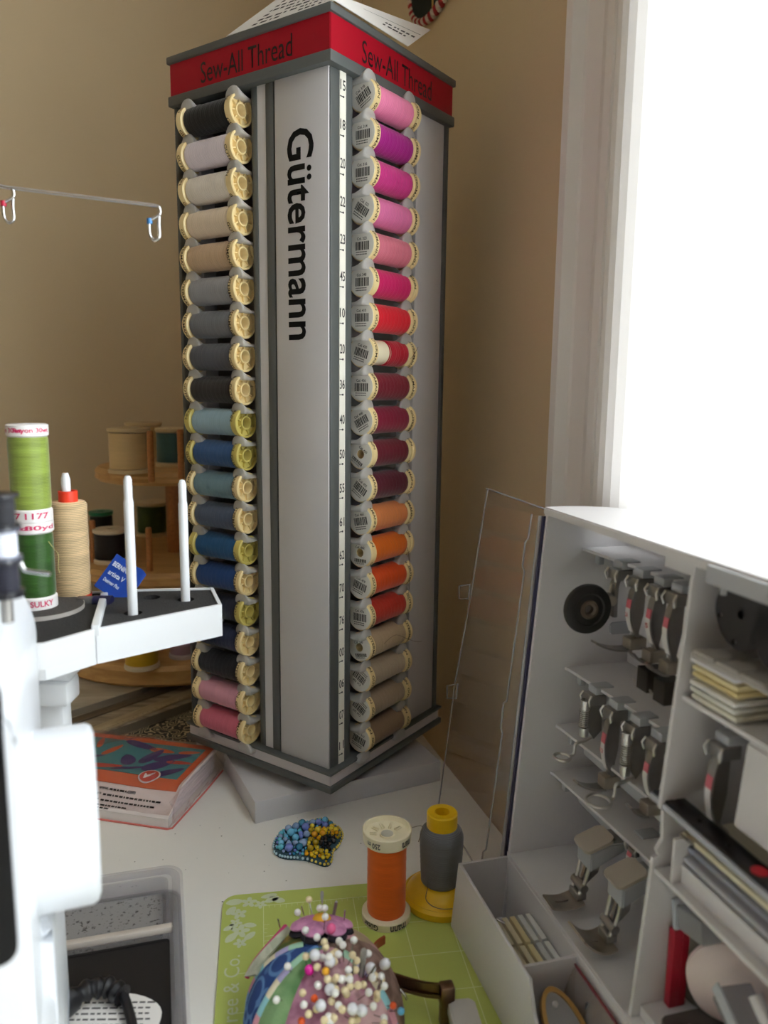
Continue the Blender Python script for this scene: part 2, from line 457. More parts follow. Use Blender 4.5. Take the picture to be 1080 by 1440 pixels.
# core and hidden faces
obj('core', sqbox(.0590, .0466, .5855), M_DGREY, tower)
ZB0, ZB1 = .0466, .5855
def bar(name, face, u0, u1, n0, n1, m, z0=ZB0, z1=ZB1, bev=.0012):
    me = box(u0, u1, -n1, -n0, z0, z1, bev) if face == 'L' else box(n0, n1, u0, u1, z0, z1, bev)
    return obj(name, me, m, tower)
# left (lettered) face
bar('corner_rail', 'L', -.0835, -.0795, .070, .0835, M_GREY)
bar('rail', 'L', .0022, .0085, .058, .0808, M_GREY)
bar('insert_strip', 'L', .0085, .0172, .058, .0800, M_WPANEL, bev=0)
bar('rail', 'L', .0172, .0258, .058, .0808, M_GREY)
bar('lettered_panel', 'L', .0275, .0800, .058, .0812, M_WPANEL, bev=.0004)
# right (numbered) face
bar('corner_rail', 'R', -.0800, -.0690, .058, .0812, M_GREY)
bar('number_strip', 'R', -.0690, -.0618, .058, .0811, mat('number_strip_white', (238, 234, 222), .5), bev=0)
bar('rail', 'R', -.0618, -.0535, .058, .0812, M_GREY)
bar('side_panel', 'R', .0350, .0782, .058, .0812, M_WPANEL, bev=.0004)
bar('corner_rail', 'R', .0782, .0835, .070, .0835, M_GREY)
# the two faces turned away
for R_ in (RZ(PI / 2), RZ(PI)):
    obj('side_panel', box(.058, .0812, -.0535, .0782, ZB0, ZB1, .0004), M_WPANEL, tower, R_)
    obj('corner_rail', box(.058, .0830, -.0800, -.0690, ZB0, ZB1, .001), M_GREY, tower, R_)
# vertical brand lettering on the left face panel
gt = fit_text('Gütermann', .1540, .0262, bold=.018)
obj('panel_lettering', gt, M_BLACK, tower, frame((.0532, -.0814, .4705), (0, 0, -1), (1, 0, 0)))
NUMS = ['315', '318', '320', '322', '323', '345', '410', '420', '436', '440', '450', '455', '461', '462', '470', '476', '500', '506', '507', '511']
PITCHZ = .02686; ZTOP_L = .5694; ZTOP_R = .5752; PITCHR = .02705
M_TICK = mat('strip_print', (40, 38, 36), .6)
for k, s in enumerate(NUMS):
    z = ZTOP_R - k * PITCHR
    tmn = fit_text(s[1:], .0060, .0072, bold=.01)
    obj('strip_number', tmn, M_TICK, tower, frame((.0813, -.0657, z + .001), (0, 1, 0), (0, 0, 1)))
    _bm = bmesh.new(); add_box(_bm, .0811, .0813, -.0690, -.0652, z - .0072, z - .0066)
    add_lathe(_bm, [(0, 0), (.0008, 0), (.0008, .0003), (0, .0003)], 8, T(.0811, -.0650, z - .0069) @ RY(PI / 2))
    obj('strip_tick', to_mesh(_bm), M_TICK, tower)

# ---- spool meshes (axis Z from 0 to L; visible end at z = L)
SL, FRAD, TRAD = .0630, .01255, .0112
def spool_core():
    bm = bmesh.new()
    # back flange, barrel, front flange with recessed dial
    add_lathe(bm, [(.0042, 0), (FRAD - .001, 0), (FRAD, .0008), (FRAD, .0062), (FRAD - .0012, .0070), (.0066, .0072), (.0062, .0080), (.0062, SL - .0086),
                   (FRAD - .0018, SL - .0078), (FRAD - .0006, SL - .0070), (FRAD - .0008, SL - .0042), (FRAD, SL - .0034), (FRAD, SL - .0006), (FRAD - .0006, SL), (FRAD - .0016, SL), (FRAD - .0019, SL - .0030),
                   (.0060, SL - .0042), (.0056, SL - .0004), (.0046, SL - .0002), (.0042, SL - .001), (.0042, SL - .02), (.0042, 0)], 28)
    for k in range(8):                       # ribs on the dial
        a = 2 * PI * k / 8
        b = bmesh.new(); add_box(b, .0056, .0108, -.00045, .00045, SL - .0044, SL - .0016); merge(bm, b, RZ(a))
    return to_mesh(bm, 'spool_core', 35)
def spool_thread(r0=TRAD, z0=.0071, z1=SL - .0080):
    prof = [(.006, z0)]; n = 34
    for k in range(n + 1):
        t = k / n; z = z0 + (z1 - z0) * t
        e = min(t, 1 - t)
        r = r0 * (1 - .10 * max(0, 1 - e / .05) ** 2) + .00010 * math.sin(k * 1.7) + .00008 * math.sin(k * 2.9)
        prof.append((r, z))
    prof.append((.006, z1))
    return lathe(prof, 28, 60)
ME_CORE = spool_core(); ME_THREAD = spool_thread()
ME_CORE.materials.append(M_CREAM); ME_THREAD.materials.append(M_CREAM)
ME_RIM = wrap_text(fit_text('GÜTERMANN  GÜTERMANN', .0660, .0034, bold=.015), FRAD + .00012, SL - .0052, 0.)
ME_RIM.materials.append(mat('rim_lettering', (70, 52, 30), .6))
ME_RIM2 = wrap_text(fit_text('GÜTERMANN  GÜTERMANN', .0660, .0034, bold=.015), FRAD + .00012, .0035, 0.)
ME_RIM2.materials.append(MATS['rim_lettering'])
_bm = bmesh.new(); add_lathe(_bm, [(.0036, -.00004), (.0036, .00025), (FRAD - .0011, .00025), (FRAD - .0011, -.00004)], 28)
ME_LABEL_HOLE = to_mesh(_bm, 'label', 40)
ME_LABEL = lathe([(0, -.00004), (FRAD - .0011, -.00004), (FRAD - .0011, .00025), (0, .00025)], 28)
ME_LABEL.materials.append(M_LABELW); ME_LABEL_HOLE.materials.append(M_LABELW)
_bm = bmesh.new()
rr = random.Random(3); x = -.0062
while x < .0060:
    w = rr.choice((.0004, .0007, .0010)); add_box(_bm, x, x + w, -.0040, .0024, .00022, .00032); x += w + rr.choice((.0004, .0006))
for q in range(2):
    for k in range(9):
        add_box(_bm, -.0056 + k * .0012, -.0056 + k * .0012 + .0008, -.0058 - q * .0017, -.0050 - q * .0017, .00022, .00032)
ME_BAR = to_mesh(_bm, 'barcode'); ME_BAR.materials.append(M_TICK)
def num_mesh(s):
    return fit_text('Col. ' + s, .0092, .0022, bold=.02)

LEFT = [((11, 11, 13), 'black'), ((226, 214, 222), 'lilac white'), ((228, 218, 206), 'ivory white'), ((226, 206, 182), 'pale cream'),
        ((200, 170, 138), 'sandy beige'), ((150, 150, 154), 'silver grey'), ((112, 114, 120), 'mid grey'), ((84, 86, 94), 'slate grey'),
        ((34, 29, 30), 'charcoal brown'), ((150, 178, 192), 'powder blue'), ((42, 82, 132), 'denim blue'), ((104, 134, 146), 'dusty teal'),
        ((72, 84, 106), 'greyish blue'), ((10, 76, 124), 'peacock blue'), ((16, 60, 120), 'royal blue'), ((12, 22, 50), 'inky navy'),
        ((14, 28, 62), 'dark navy'), ((10, 15, 30), 'midnight navy'), ((212, 150, 168), 'pale rose pink'), ((206, 106, 128), 'dusty rose pink')]
RIGHT = [((250, 134, 176), 'candy pink'), ((168, 24, 132), 'purple magenta'), ((206, 52, 134), 'fuchsia pink'), ((220, 112, 162), 'orchid pink'),
         ((216, 116, 136), 'salmon pink'), ((206, 18, 98), 'raspberry pink'), ((220, 18, 42), 'bright red'), ((176, 16, 42), 'half-used crimson'),
         ((118, 16, 38), 'burgundy'), ((128, 10, 48), 'wine red'), ((104, 14, 36), 'maroon'), ((84, 14, 36), 'dark plum'), ((222, 132, 74), 'apricot orange'),
         ((226, 108, 20), 'bright orange'), ((222, 76, 16), 'deep orange'), ((192, 50, 34), 'brick red'), ((190, 166, 134), 'sand beige'), ((182, 164, 140), 'stone beige'),
         ((166, 146, 122), 'mushroom beige'), ((146, 120, 96), 'taupe brown')]
ORD = ['top', 'second', 'third', 'fourth', 'fifth', 'sixth', 'seventh', 'eighth', 'ninth', 'tenth', 'eleventh', 'twelfth', 'thirteenth', 'fourteenth',
       'fifteenth', 'sixteenth', 'seventeenth', 'eighteenth', 'nineteenth', 'bottom']
YCORE = {9, 10, 13, 15}
AXN_L, AXN_R = .0840, .0840
rs = random.Random(11)
for k in range(20):
    rgb, nm = LEFT[k]
    z = ZTOP_L - k * PITCHZ
    M = FTW @ frame((-.0672, -AXN_L, z), (0, -math.cos(.3), math.sin(.3)), Z=(1, 0, 0)) @ T(rs.uniform(-.0004, .0004), 0, 0)
    M = M @ RZ(rs.uniform(0, 6.28))
    t = thing('thread_spool', '%s thread spool, %s in column beside the lettered panel' % (nm, ORD[k]), 'spool', M, 'spools in the column beside the lettered panel')
    obj('spool_core', ME_CORE, M_YELCORE if k in YCORE else M_CREAM, t)
    obj('thread', ME_THREAD, thread_mat('thread_L%d' % k, rgb), t)
    obj('rim_lettering', ME_RIM, None, t); obj('rim_lettering', ME_RIM2, None, t)
FLIP = Matrix.Rotation(PI, 4, 'X')
BARE = {10, 13, 16}
CN = ['318', '314', '316', '322', '323', '348', '410', '420', '436', '440', '450', '455', '461', '462', '470', '476', '500', '506', '507', '511']
for k in range(20):
    rgb, nm = RIGHT[k]
    z = ZTOP_R - .0003 - k * PITCHR
    M = FTW @ frame((AXN_R, -.0450, z), (0, 0, 1), Z=(0, 1, 0))
    t = thing('thread_spool', '%s thread spool, %s in column beside the number strip' % (nm, ORD[k]), 'spool', M, 'spools in the column beside the number strip')
    ra = rs.uniform(0, 6.28)
    obj('spool_core', ME_CORE, M_CREAM, t)
    if k == 7:                               # half used: cream barrel bare at the labelled end
        obj('barrel_sleeve', lathe([(.006, .0071), (.0098, .0071), (.0098, SL - .009), (.006, SL - .009)], 28), M_CREAM2, t)
        obj('thread', spool_thread(.0104, .0270, SL - .0095), thread_mat('thread_R7', rgb), t)
        obj('thread', spool_thread(.0101, .0250, .0264), thread_mat('thread_R7', rgb), t)
    else:
        obj('thread', ME_THREAD, thread_mat('thread_R%d' % k, rgb), t)
    obj('rim_lettering', ME_RIM, None, t, RZ(ra)); obj('rim_lettering', ME_RIM2, None, t, RZ(ra))
    lab = obj('label_sticker', ME_LABEL_HOLE if k in BARE else ME_LABEL, None, t, FLIP @ RZ(-PI / 2 + rs.choice((0., .5, -.6, .2, 2.6, -.3)) + 0))
    if k not in BARE:
        obj('barcode', ME_BAR, None, lab)
    else:
        b2 = obj('barcode', ME_BAR, None, lab, T(0, -.0062, 0) @ Matrix.Diagonal((.9, .45, 1, 1)))
    obj('colour_number', num_mesh(CN[k]), M_TICK, lab, T(0, .0046, .0003))

# ---- frosted clips between the spools
def clip_mesh():
    """frosted finger: an arm reaching out of the core along -Y that ends in an upturned rounded cup"""
    bm = bmesh.new(); nu, nv, L = 18, 10, .0325; rings = []
    for i in range(nu + 1):
        t = i / nu; y = .0265 - L * (1 - (1 - t) ** 1.5)
        if t < .45: h = .0030
        else:
            q = (t - .45) / .55; h = .0030 + .0070 * (3 * q * q - 2 * q ** 3) if q < .8 else .0030 + .0070 * .896 * math.sqrt(max(0., 1 - ((q - .8) / .2) ** 2))
        h = max(h, .0012)
        w = .0052 + .0030 * min(1, t / .6)
        if t > .86: w *= math.sqrt(max(.12, 1 - ((t - .86) / .14) ** 2 * .75))
        rings.append([bm.verts.new((w * math.cos(PI * j / nv), y, h * math.sin(PI * j / nv) ** .75 - .0046)) for j in range(nv + 1)])
    for A, B in zip(rings, rings[1:]):
        for j in range(nv): bm.faces.new((A[j], A[j + 1], B[j + 1], B[j]))
        bm.faces.new((A[nv], A[0], B[0], B[nv]))
    bm.faces.new(rings[0]); bm.faces.new(rings[-1][::-1])
    return to_mesh(bm, 'clip', 180)
ME_CLIP = clip_mesh()
M_FROST = bpy.data.materials.new('frosted_clip_plastic'); M_FROST.use_nodes = True
nt = M_FROST.node_tree; b = nt.nodes['Principled BSDF']
b.inputs['Base Color'].default_value = lin((214, 212, 210)) + (1,); b.inputs['Roughness'].default_value = .28
_tr = nt.nodes.new('ShaderNodeBsdfTransparent'); _tl = nt.nodes.new('ShaderNodeBsdfTranslucent'); _tl.inputs[0].default_value = lin((225, 222, 220)) + (1,)
_m1 = nt.nodes.new('ShaderNodeMixShader'); _m1.inputs[0].default_value = .35; _m2 = nt.nodes.new('ShaderNodeMixShader'); _m2.inputs[0].default_value = .22
nt.links.new(b.outputs[0], _m1.inputs[1]); nt.links.new(_tl.outputs[0], _m1.inputs[2]); nt.links.new(_m1.outputs[0], _m2.inputs[1]); nt.links.new(_tr.outputs[0], _m2.inputs[2])
nt.links.new(_m2.outputs[0], nt.nodes['Material Output'].inputs[0])
ME_CLIP.materials.append(M_FROST)
for k in range(21):
    z = ZTOP_L + PITCHZ / 2 - k * PITCHZ - .001
    for u in (-.0600, -.0080): obj('spool_clip', ME_CLIP, None, tower, T(u, -.0850, z))
    z = ZTOP_R + PITCHR / 2 - k * PITCHR - .001
    for u in (-.0440, .0105): obj('spool_clip', ME_CLIP, None, tower, T(.0850, u, z) @ RZ(PI / 2))
# clip carrier walls behind the spools
bar('clip_carrier', 'L', -.0795, .0022, .058, .0640, mat('carrier_plastic', (120, 118, 116), .5), bev=0)
bar('clip_carrier', 'R', -.0535, .0350, .058, .0640, MATS['carrier_plastic'], bev=0)

# ================================================================ PAPERS ON THE TOWER, WALL ORNAMENT
def paper(name, label, fn, prints, nu=12, nv=6, th=.0005):
    o = obj(name, sheet(fn, nu, nv, th), M_PAPER); tag(o, label, 'paper', None)
    bm = bmesh.new()
    for u0, u1, v0, v1 in prints:
        a, b_, c, d = (Vector(fn(u, v)) for u, v in ((u0, v0), (u1, v0), (u1, v1), (u0, v1)))
        n = (b_ - a).cross(d - a)
        if n.length < 1e-14: continue
        n.normalize()
        for s_ in (1, -1):
            off = n * (.00012 if s_ > 0 else -(th + .00012))
            bm.faces.new([bm.verts.new(p + off) for p in (a, b_, c, d)])
    obj('printed_lines', to_mesh(bm), mat('paper_print', (70, 66, 66), .7), o)
    return o
CAPZ = .6242
def tw(x, y, z): return FTW @ Vector((x, y, z))
def lines(rows, v0, v1, seed, u0=.1, u1=.9):
    r = random.Random(seed); out = []
    for i in range(rows):
        v = v0 + (v1 - v0) * i / rows; u = u0
        while u < u1:
            w = r.uniform(.02, .07); out.append((u, min(u1, u + w), v, v + (v1 - v0) / rows * .45)); u += w + r.uniform(.01, .035)
            if r.random() < .12: u += .15
    return out
def tilted(px, n0, along, t):
    """pick four pixels on a plane that leans inwards over the tower top and rises by angle t"""
    if n0 == 'L': p0 = tw(0, -.082, CAPZ + .0008); dirs = (Vector((1, 0, 0)), Vector((0, math.cos(t), math.sin(t))))
    else: p0 = tw(.082, 0, CAPZ + .0008); dirs = (Vector((0, 1, 0)), Vector((-math.cos(t), 0, math.sin(t))))
    R3 = FTW.to_3x3(); n = (R3 @ dirs[0]).cross(R3 @ dirs[1])
    return [onplane(x, y, p0, n) for x, y in px]
def bil(q, curl=0.):
    def f(u, v):
        p = q[0] * (1 - u) * (1 - v) + q[1] * u * (1 - v) + q[2] * u * v + q[3] * (1 - u) * v
        return p + Vector((0, 0, curl * math.sin(PI * u) * (1 - v)))
    return f
paper('leaflet', 'printed white leaflet curling up along the left edge of the tower top', bil(tilted([(318, 51), (468, 1), (490, -40), (412, -18)], 'L', 0, 1.1)), lines(7, .06, .8, 5, .22, .92))
paper('leaflet', 'printed white leaflet jutting out over the right edge of the tower top', bil(tilted([(470, 0), (574, 65), (606, 42), (484, -4)], 'R', 0, 1.15)),
      [(.25, .97, .60, .615)] + lines(2, .25, .52, 8, .55, .97))
# stacked sheets underneath
tag(obj('paper_sheet', box(-.055, .060, -.060, .070, 0, .0008), M_PAPER, None, FTW @ T(0, 0, CAPZ - .0001)), 'plain white sheet lying flat under the leaflets on the tower top', 'paper')

# little felt hat hung on the wall
PH = onplane(618, -48, W0, WN)
hat = thing('felt_hat_ornament', 'small dark green felt hat with red and white rope brim on wall', 'ornament', frame(PH, WD, (0, 0, 1)))
# local X along wall, Y up, Z = X x Y (into the room)
def hz(): return 1 if (frame(PH, WD, (0, 0, 1)).to_3x3() @ Vector((0, 0, 1))).dot(WN) < 0 else -1
HZ = hz()
hx, hy = .078, .046
obj('brim', prism([(hx * math.cos(2 * PI * k / 40), hy * math.sin(2 * PI * k / 40)) for k in range(40)], .001 * HZ, .006 * HZ), mat('dark_green_felt', (26, 34, 28), .95, noise=.2, nscale=200, bump=.4, bscale=800), hat)
obj('crown', lathe([(.034, 0), (.030, .014), (.018, .022), (0, .024)], 28), MATS['dark_green_felt'], hat, T(0, .004, .006 * HZ) @ Matrix.Diagonal((1, .7, HZ, 1)))
bm1, bm2 = bmesh.new(), bmesh.new()
N = 60
for k in range(N):
    a0, a1 = 2 * PI * k / N, 2 * PI * (k + 1.15) / N
    f = lambda a, e: Vector((hx * math.cos(a), hy * math.sin(a), .0045 * HZ + e))
    add_tube(bm1 if k % 2 else bm2, [f(a0, -.0022), f((a0 + a1) / 2, 0), f(a1, .0022)], .0036, 8)
obj('rope_trim', to_mesh(bm1, 'rope', 60), mat('red_cord', (176, 44, 48), .8), hat)
obj('rope_trim', to_mesh(bm2, 'rope', 60), mat('white_cord', (226, 214, 196), .8), hat)
obj('gold_cord', tube([(0, -hy + .004, .0068 * HZ), (.001, -hy + .018, .0075 * HZ), (0, .0, .02 * HZ)], .0011, 6), mat('gold_cord', (196, 160, 84), .5), hat)

# ================================================================ WOODEN SPOOL RACK AND WHAT LIES UNDER IT
RCX, RCY = -.262, .975
M_PINE = wood_mat('pine', (214, 170, 108), (190, 142, 84), 22)
M_DOWEL = wood_mat('dowel_wood', (188, 126, 70), (160, 98, 52), 60, 'Y')
rack = thing('wooden_spool_rack', 'round three-tier pine spool rack with dowels behind the thread tower', 'spool rack', T(RCX, RCY, 0))
for R_, z0, z1 in ((.150, .0264, .0500), (.128, .1330, .1500), (.094, .2440, .2600)):
    obj('tier', lathe([(0, z0), (R_ - .004, z0), (R_, z0 + .004), (R_ - .0015, (z0 + z1) / 2), (R_, z1 - .005), (R_ - .004, z1), (0, z1)], 64), M_PINE, rack)
obj('post', lathe([(0, .05), (.012, .05), (.012, .2440), (0, .2440)], 20), M_DOWEL, rack)
for px, py, zz in ((213, 672, .2600), (255, 668, .2600), (211, 803, .1500), (132, 790, .1500), (169, 745, .1500)):
    P = onz(px, py, zz); q = (P.x - RCX, P.y - RCY)
    obj('dowel', lathe([(0, zz - .004), (.0035, zz - .004), (.0035, zz + .048), (.0028, zz + .050), (0, zz + .050)], 14), M_DOWEL, rack, T(q[0], q[1], 0))
M_WFL = mat('natural_flange', (214, 190, 146), .55, noise=.05)
def rack_spool(px, py, zz, r, h, rgb, label, fl=M_WFL, name='thread_spool', top=None):
    P = onz(px, py, zz)
    t = thing(name, label, 'spool', T(P.x, P.y, zz), 'spools standing on the wooden rack')
    obj('spool_core', lathe([(.004, 0), (r, 0), (r, .0035), (r * .9, .0050), (.006, .0055), (.006, h - .0055), (r * .9, h - .005), (r, h - .0035), (r, h), (.004, h), (.004, h - .01)], 32), fl, t)
    pr = [(.006, .0054)] + [(r * .93 + .0002 * math.sin(k * 2.3), .0054 + (h - .0108) * k / 14) for k in range(15)] + [(.006, h - .0054)]
    obj('thread', lathe(pr, 32, 60), thread_mat('rack_' + label[:14], rgb, 1500, contrast=.2), t)
    return t
rack_spool(183, 664, .2601, .0235, .050, (216, 184, 132), 'fat natural cream thread spool on top tier of the wooden rack')
rack_spool(203, 648, .2601, .0235, .050, (208, 178, 128), 'cream thread spool half hidden behind the fat natural one')
rack_spool(243, 655, .2601, .0200, .046, (70, 106, 106), 'dull teal thread spool on top tier of the wooden rack')
rack_spool(215, 752, .1501, .0215, .047, (60, 82, 28), 'moss green thread spool on the rack middle tier')
rack_spool(156, 790, .1501, .0190, .040, (34, 26, 24), 'black thread spool with pale flanges on the rack middle tier', mat('pale_flange', (226, 208, 176), .5))
rack_spool(144, 768, .1501, .0150, .046, (20, 18, 18), 'black spool with emerald cap on the rack middle tier', mat('emerald_cap', (20, 120, 84), .4))
rack_spool(200, 937, .0501, .0190, .040, (206, 164, 30), 'golden yellow thread spool on the rack bottom tier', MATS['pale_flange'])
rack_spool(258, 922, .0501, .0160, .040, (176, 142, 158), 'lilac grey thread spool on the rack bottom tier', mat('clear_flange', (206, 190, 190), .3))

# magazines and rulers under the rack
def swirl_mat():
    m = mat('line_art_cover', (196, 178, 140), .6); nt = m.node_tree; b = nt.nodes['Principled BSDF']
    tc = nt.nodes.new('ShaderNodeTexCoord'); n = nt.nodes.new('ShaderNodeTexNoise'); n.inputs['Scale'].default_value = 55; n.inputs['Detail'].default_value = 1
    nt.links.new(tc.outputs['Object'], n.inputs['Vector'])
    mu = nt.nodes.new('ShaderNodeMath'); mu.operation = 'MULTIPLY'; mu.inputs[1].default_value = 95
    sn = nt.nodes.new('ShaderNodeMath'); sn.operation = 'SINE'
    r = nt.nodes.new('ShaderNodeValToRGB'); r.color_ramp.interpolation = 'LINEAR'
    r.color_ramp.elements[0].position = .42; r.color_ramp.elements[1].position = .62
    r.color_ramp.elements[0].color = lin((44, 40, 34)) + (1,); r.color_ramp.elements[1].color = lin((200, 182, 146)) + (1,)
    nt.links.new(n.outputs['Fac'], mu.inputs[0]); nt.links.new(mu.outputs[0], sn.inputs[0]); nt.links.new(sn.outputs[0], r.inputs[0]); nt.links.new(r.outputs[0], b.inputs['Base Color'])
    return m
def mag(name, label, cat, pts, z0, z1, m, page=None):
    """flat stacked thing from four table-plane points"""
    c = sum((Vector((p[0], p[1], 0)) for p in pts), Vector()) / len(pts)
    poly = [(p[0] - c.x, p[1] - c.y) for p in pts]
    t = thing(name, label, cat, T(c.x, c.y, z0))
    h = z1 - z0
    obj('cover', prism(poly, h - .0006, h), m, t)
    obj('pages', prism([(a * .995, b_ * .995) for a, b_ in poly], .0004, h - .0006), page or mat('pages', (190, 180, 160), .8), t)
    obj('back_cover', prism(poly, 0, .0004), m, t)
    return t
def zq(px, py, z): p = onz(px, py, z); return (p.x, p.y)
W_MAG = wood_mat('plank_photo_cover', (176, 160, 134), (112, 96, 76), 26)
mag('pattern_magazine', 'magazine with black and cream swirling line art cover beside thread tower', 'magazine', [zq(150, 1034, .008), zq(276, 1043, .008), zq(276, 975, .008), zq(150, 990, .008)], 0, .008, swirl_mat())
mag('craft_magazine', 'magazine with weathered plank photo cover under the wooden rack', 'magazine', [zq(60, 1045, .018), zq(130, 1036, .018), zq(282, 982, .018), (-.20, 1.02), (-.42, 1.055)], .008, .018, W_MAG, mat('dark_pages', (120, 108, 90), .8))
mag('photo_magazine', 'topmost magazine with grey sketch cover directly under the wooden rack', 'magazine', [zq(60, 1012, .026), zq(200, 968, .026), (-.21, 1.04), (-.42, 1.07)], .0180, .0262, wood_mat('grey_sketch_cover', (186, 176, 158), (146, 134, 112), 9), mat('grey_pages', (138, 126, 108), .8))
def ruler(label, p0, p1, w, z0, m):
    """flat ruler whose near edge runs between two picked points"""
    A, B = onz(*p0, z0 + .0022), onz(*p1, z0 + .0022); d = B - A; d.z = 0
    t = thing('quilting_ruler', label, 'ruler', frame((A.x, A.y, z0), d, (-d.y, d.x, 0)))
    L = d.length
    obj('blade', box(0, L, 0, w, 0, .0022, .0003), m, t)
    bm = bmesh.new(); k = 0
    while k * .006 < L - .004:
        add_box(bm, .002 + k * .006, .0023 + k * .006, 0.0005, .006 if k % 4 == 0 else .003, .00215, .00226); k += 1
    obj('graduations', to_mesh(bm), mat('ruler_marks', (60, 54, 46), .6), t)
ruler('dark brown wooden ruler slanting across the plank cover', (88, 1022), (262, 962), .012, .0182, wood_mat('dark_ruler_wood', (104, 88, 68), (78, 64, 48), 30))
ruler('pale wooden ruler slanting beneath the rack edge', (136, 1031), (284, 972), .016, .0182, wood_mat('pale_ruler_wood', (176, 156, 124), (150, 130, 98), 30))

# ================================================================ THREAD STAND OF THE MACHINE
ZST = .2215
tray_px = [(312, 850), (300, 826), (205, 828), (110, 832), (-40, 846), (-60, 915), (62, 905), (134, 885)]
tp = [onz(x, y, ZST) for x, y in tray_px]
SC = sum(tp, Vector()) / len(tp)
stand = thing('thread_stand', 'white multi-spool thread stand with black foam and upright pins beside machine', 'thread stand', T(SC.x, SC.y, 0))
pl = [(p.x - SC.x, p.y - SC.y) for p in tp]
def inset(poly, d):
    n = len(poly); out = []
    area = sum(poly[i][0] * poly[(i + 1) % n][1] - poly[(i + 1) % n][0] * poly[i][1] for i in range(n))
    s = 1 if area > 0 else -1
    for i in range(n):
        p0, p1, p2 = (Vector(poly[(i + k) % n]) for k in (-1, 0, 1))
        a = (p1 - p0).normalized(); b_ = (p2 - p1).normalized()
        na, nb = Vector((-a.y, a.x)) * s, Vector((-b_.y, b_.x)) * s
        k = (na + nb); k = k / max(.25, 1 + na.dot(nb)); out.append(tuple(p1 + k * d))
    return out
M_FOAM = mat('black_foam', (44, 43, 44), .95, noise=.35, nscale=500, bump=.6, bscale=900)
_sd = onz(134, 885, ZST); _seam = box(_sd.x - SC.x - .0003, _sd.x - SC.x + .0003, _sd.y - SC.y - .004, _sd.y - SC.y + .0010, .19, .23)
obj('tray', cut(prism(pl, .2010, .2070), [_seam]), M_WHITE, stand)
obj('tray_rim', cut(ring_mesh(pl, inset(pl, .0022), .2070, ZST), [_seam]), M_WHITE, stand)
_holes = []
for _x, _y in ((187, 862), (261, 843), (213, 840)):
    _p = onz(_x, _y, .2203); _holes.append(rod(_p.x - SC.x, _p.y - SC.y, .2090, .2300, .0056, 20))
obj('foam_pad', cut(prism(inset(pl, .0021), .2072, .2203), _holes), M_FOAM, stand)
sd = onz(134, 885, ZST); sd2 = onz(147, 838, ZST)
dv = sd2 - sd
obj('divider_rib', box(0, dv.length, -.0022, .0022, .2175, .2240, .0006), M_WHITE, stand, frame((sd.x - SC.x, sd.y - SC.y, 0), dv, (-dv.y, dv.x, 0)))
for px, py, tipy in ((187, 862, 668), (261, 843, 674)):
    P = onz(px, py, .2203); zt_ = ony(px, tipy, P.y).z
    bm = bmesh.new()
    add_lathe(bm, [(0, .2088), (.0029, .2088), (.0029, zt_ - .016), (.0025, zt_ - .014), (.0025, zt_ - .003), (.0016, zt_ - .0006), (0, zt_)], 16)
    obj('pin', to_mesh(bm, 'pin', 40), M_WHITE, stand, T(P.x - SC.x, P.y - SC.y, 0))
# bracket, leg and wire guide
q = onz(98, 935, .196)
obj('bracket', box(-.055, .0, -.006, .014, .186, .2015, .002), M_WHITE, stand, T(q.x - SC.x, q.y - SC.y + .004, 0))
obj('bracket_step', box(-.040, .0, -.010, .010, .172, .1865, .002), M_WHITE, stand, T(q.x - SC.x, q.y - SC.y + .004, 0))
obj('leg', box(-.030, -.006, -.004, .010, .088, .173, .003), M_WHITE, stand, T(q.x - SC.x, q.y - SC.y + .006, 0))
_l0 = Vector((q.x - .018, q.y + .010, 0)); _l1 = Vector((-.216, .372, 0)); _ld = _l1 - _l0
obj('clamp_arm', box(-.004, _ld.length, -.008, .008, .088, .108, .003), M_WHITE, stand, frame((_l0.x - SC.x, _l0.y - SC.y, 0), _ld, (-_ld.y, _ld.x, 0)))
YW = .47
w0 = ony(-60, 258, YW); w1 = ony(12, 264, YW); w2 = ony(218, 289, YW)
def hook(P, s=1.):
    x, y, z = P
    return [Vector((x, y, z)), Vector((x + .0022 * s, y, z - .001)), Vector((x + .0026, y, z - .0045)), Vector((x - .0010, y, z - .0070)), Vector((x - .0034, y, z - .0085)),
            Vector((x - .0038, y, z - .0115)), Vector((x - .0034, y, z - .0165)), Vector((x - .0010, y, z - .0190)), Vector((x + .0018, y, z - .0170)), Vector((x + .0018, y, z - .0100)), Vector((x + .0020, y + .0012, z - .0030))]
M_WIRE = mat('polished_wire', (226, 226, 228), .22, 1.)
mast = Vector((w0.x - .03, YW + .02, .2203))
off = Vector((-SC.x, -SC.y, 0))
obj('wire_guide', tube([p + off for p in smooth_path([mast, mast + Vector((0, 0, .22)), w0, w1, (w1 + w2) / 2, w2], 6)], .00115, 8), M_WIRE, stand)
for P, cm, cn in ((w1, (190, 40, 70), 'red_sleeve'), (w2, (70, 130, 190), 'blue_sleeve')):
    h = hook(P)
    obj('wire_hook', tube([p + off for p in smooth_path(h, 5)], .0010, 8), M_WIRE, stand)
    obj('hook_sleeve', tube([h[4] + off + Vector((0, 0, .0014)), h[4] + off - Vector((0, 0, .0016))], .0017, 8), mat(cn, cm, .4), stand)

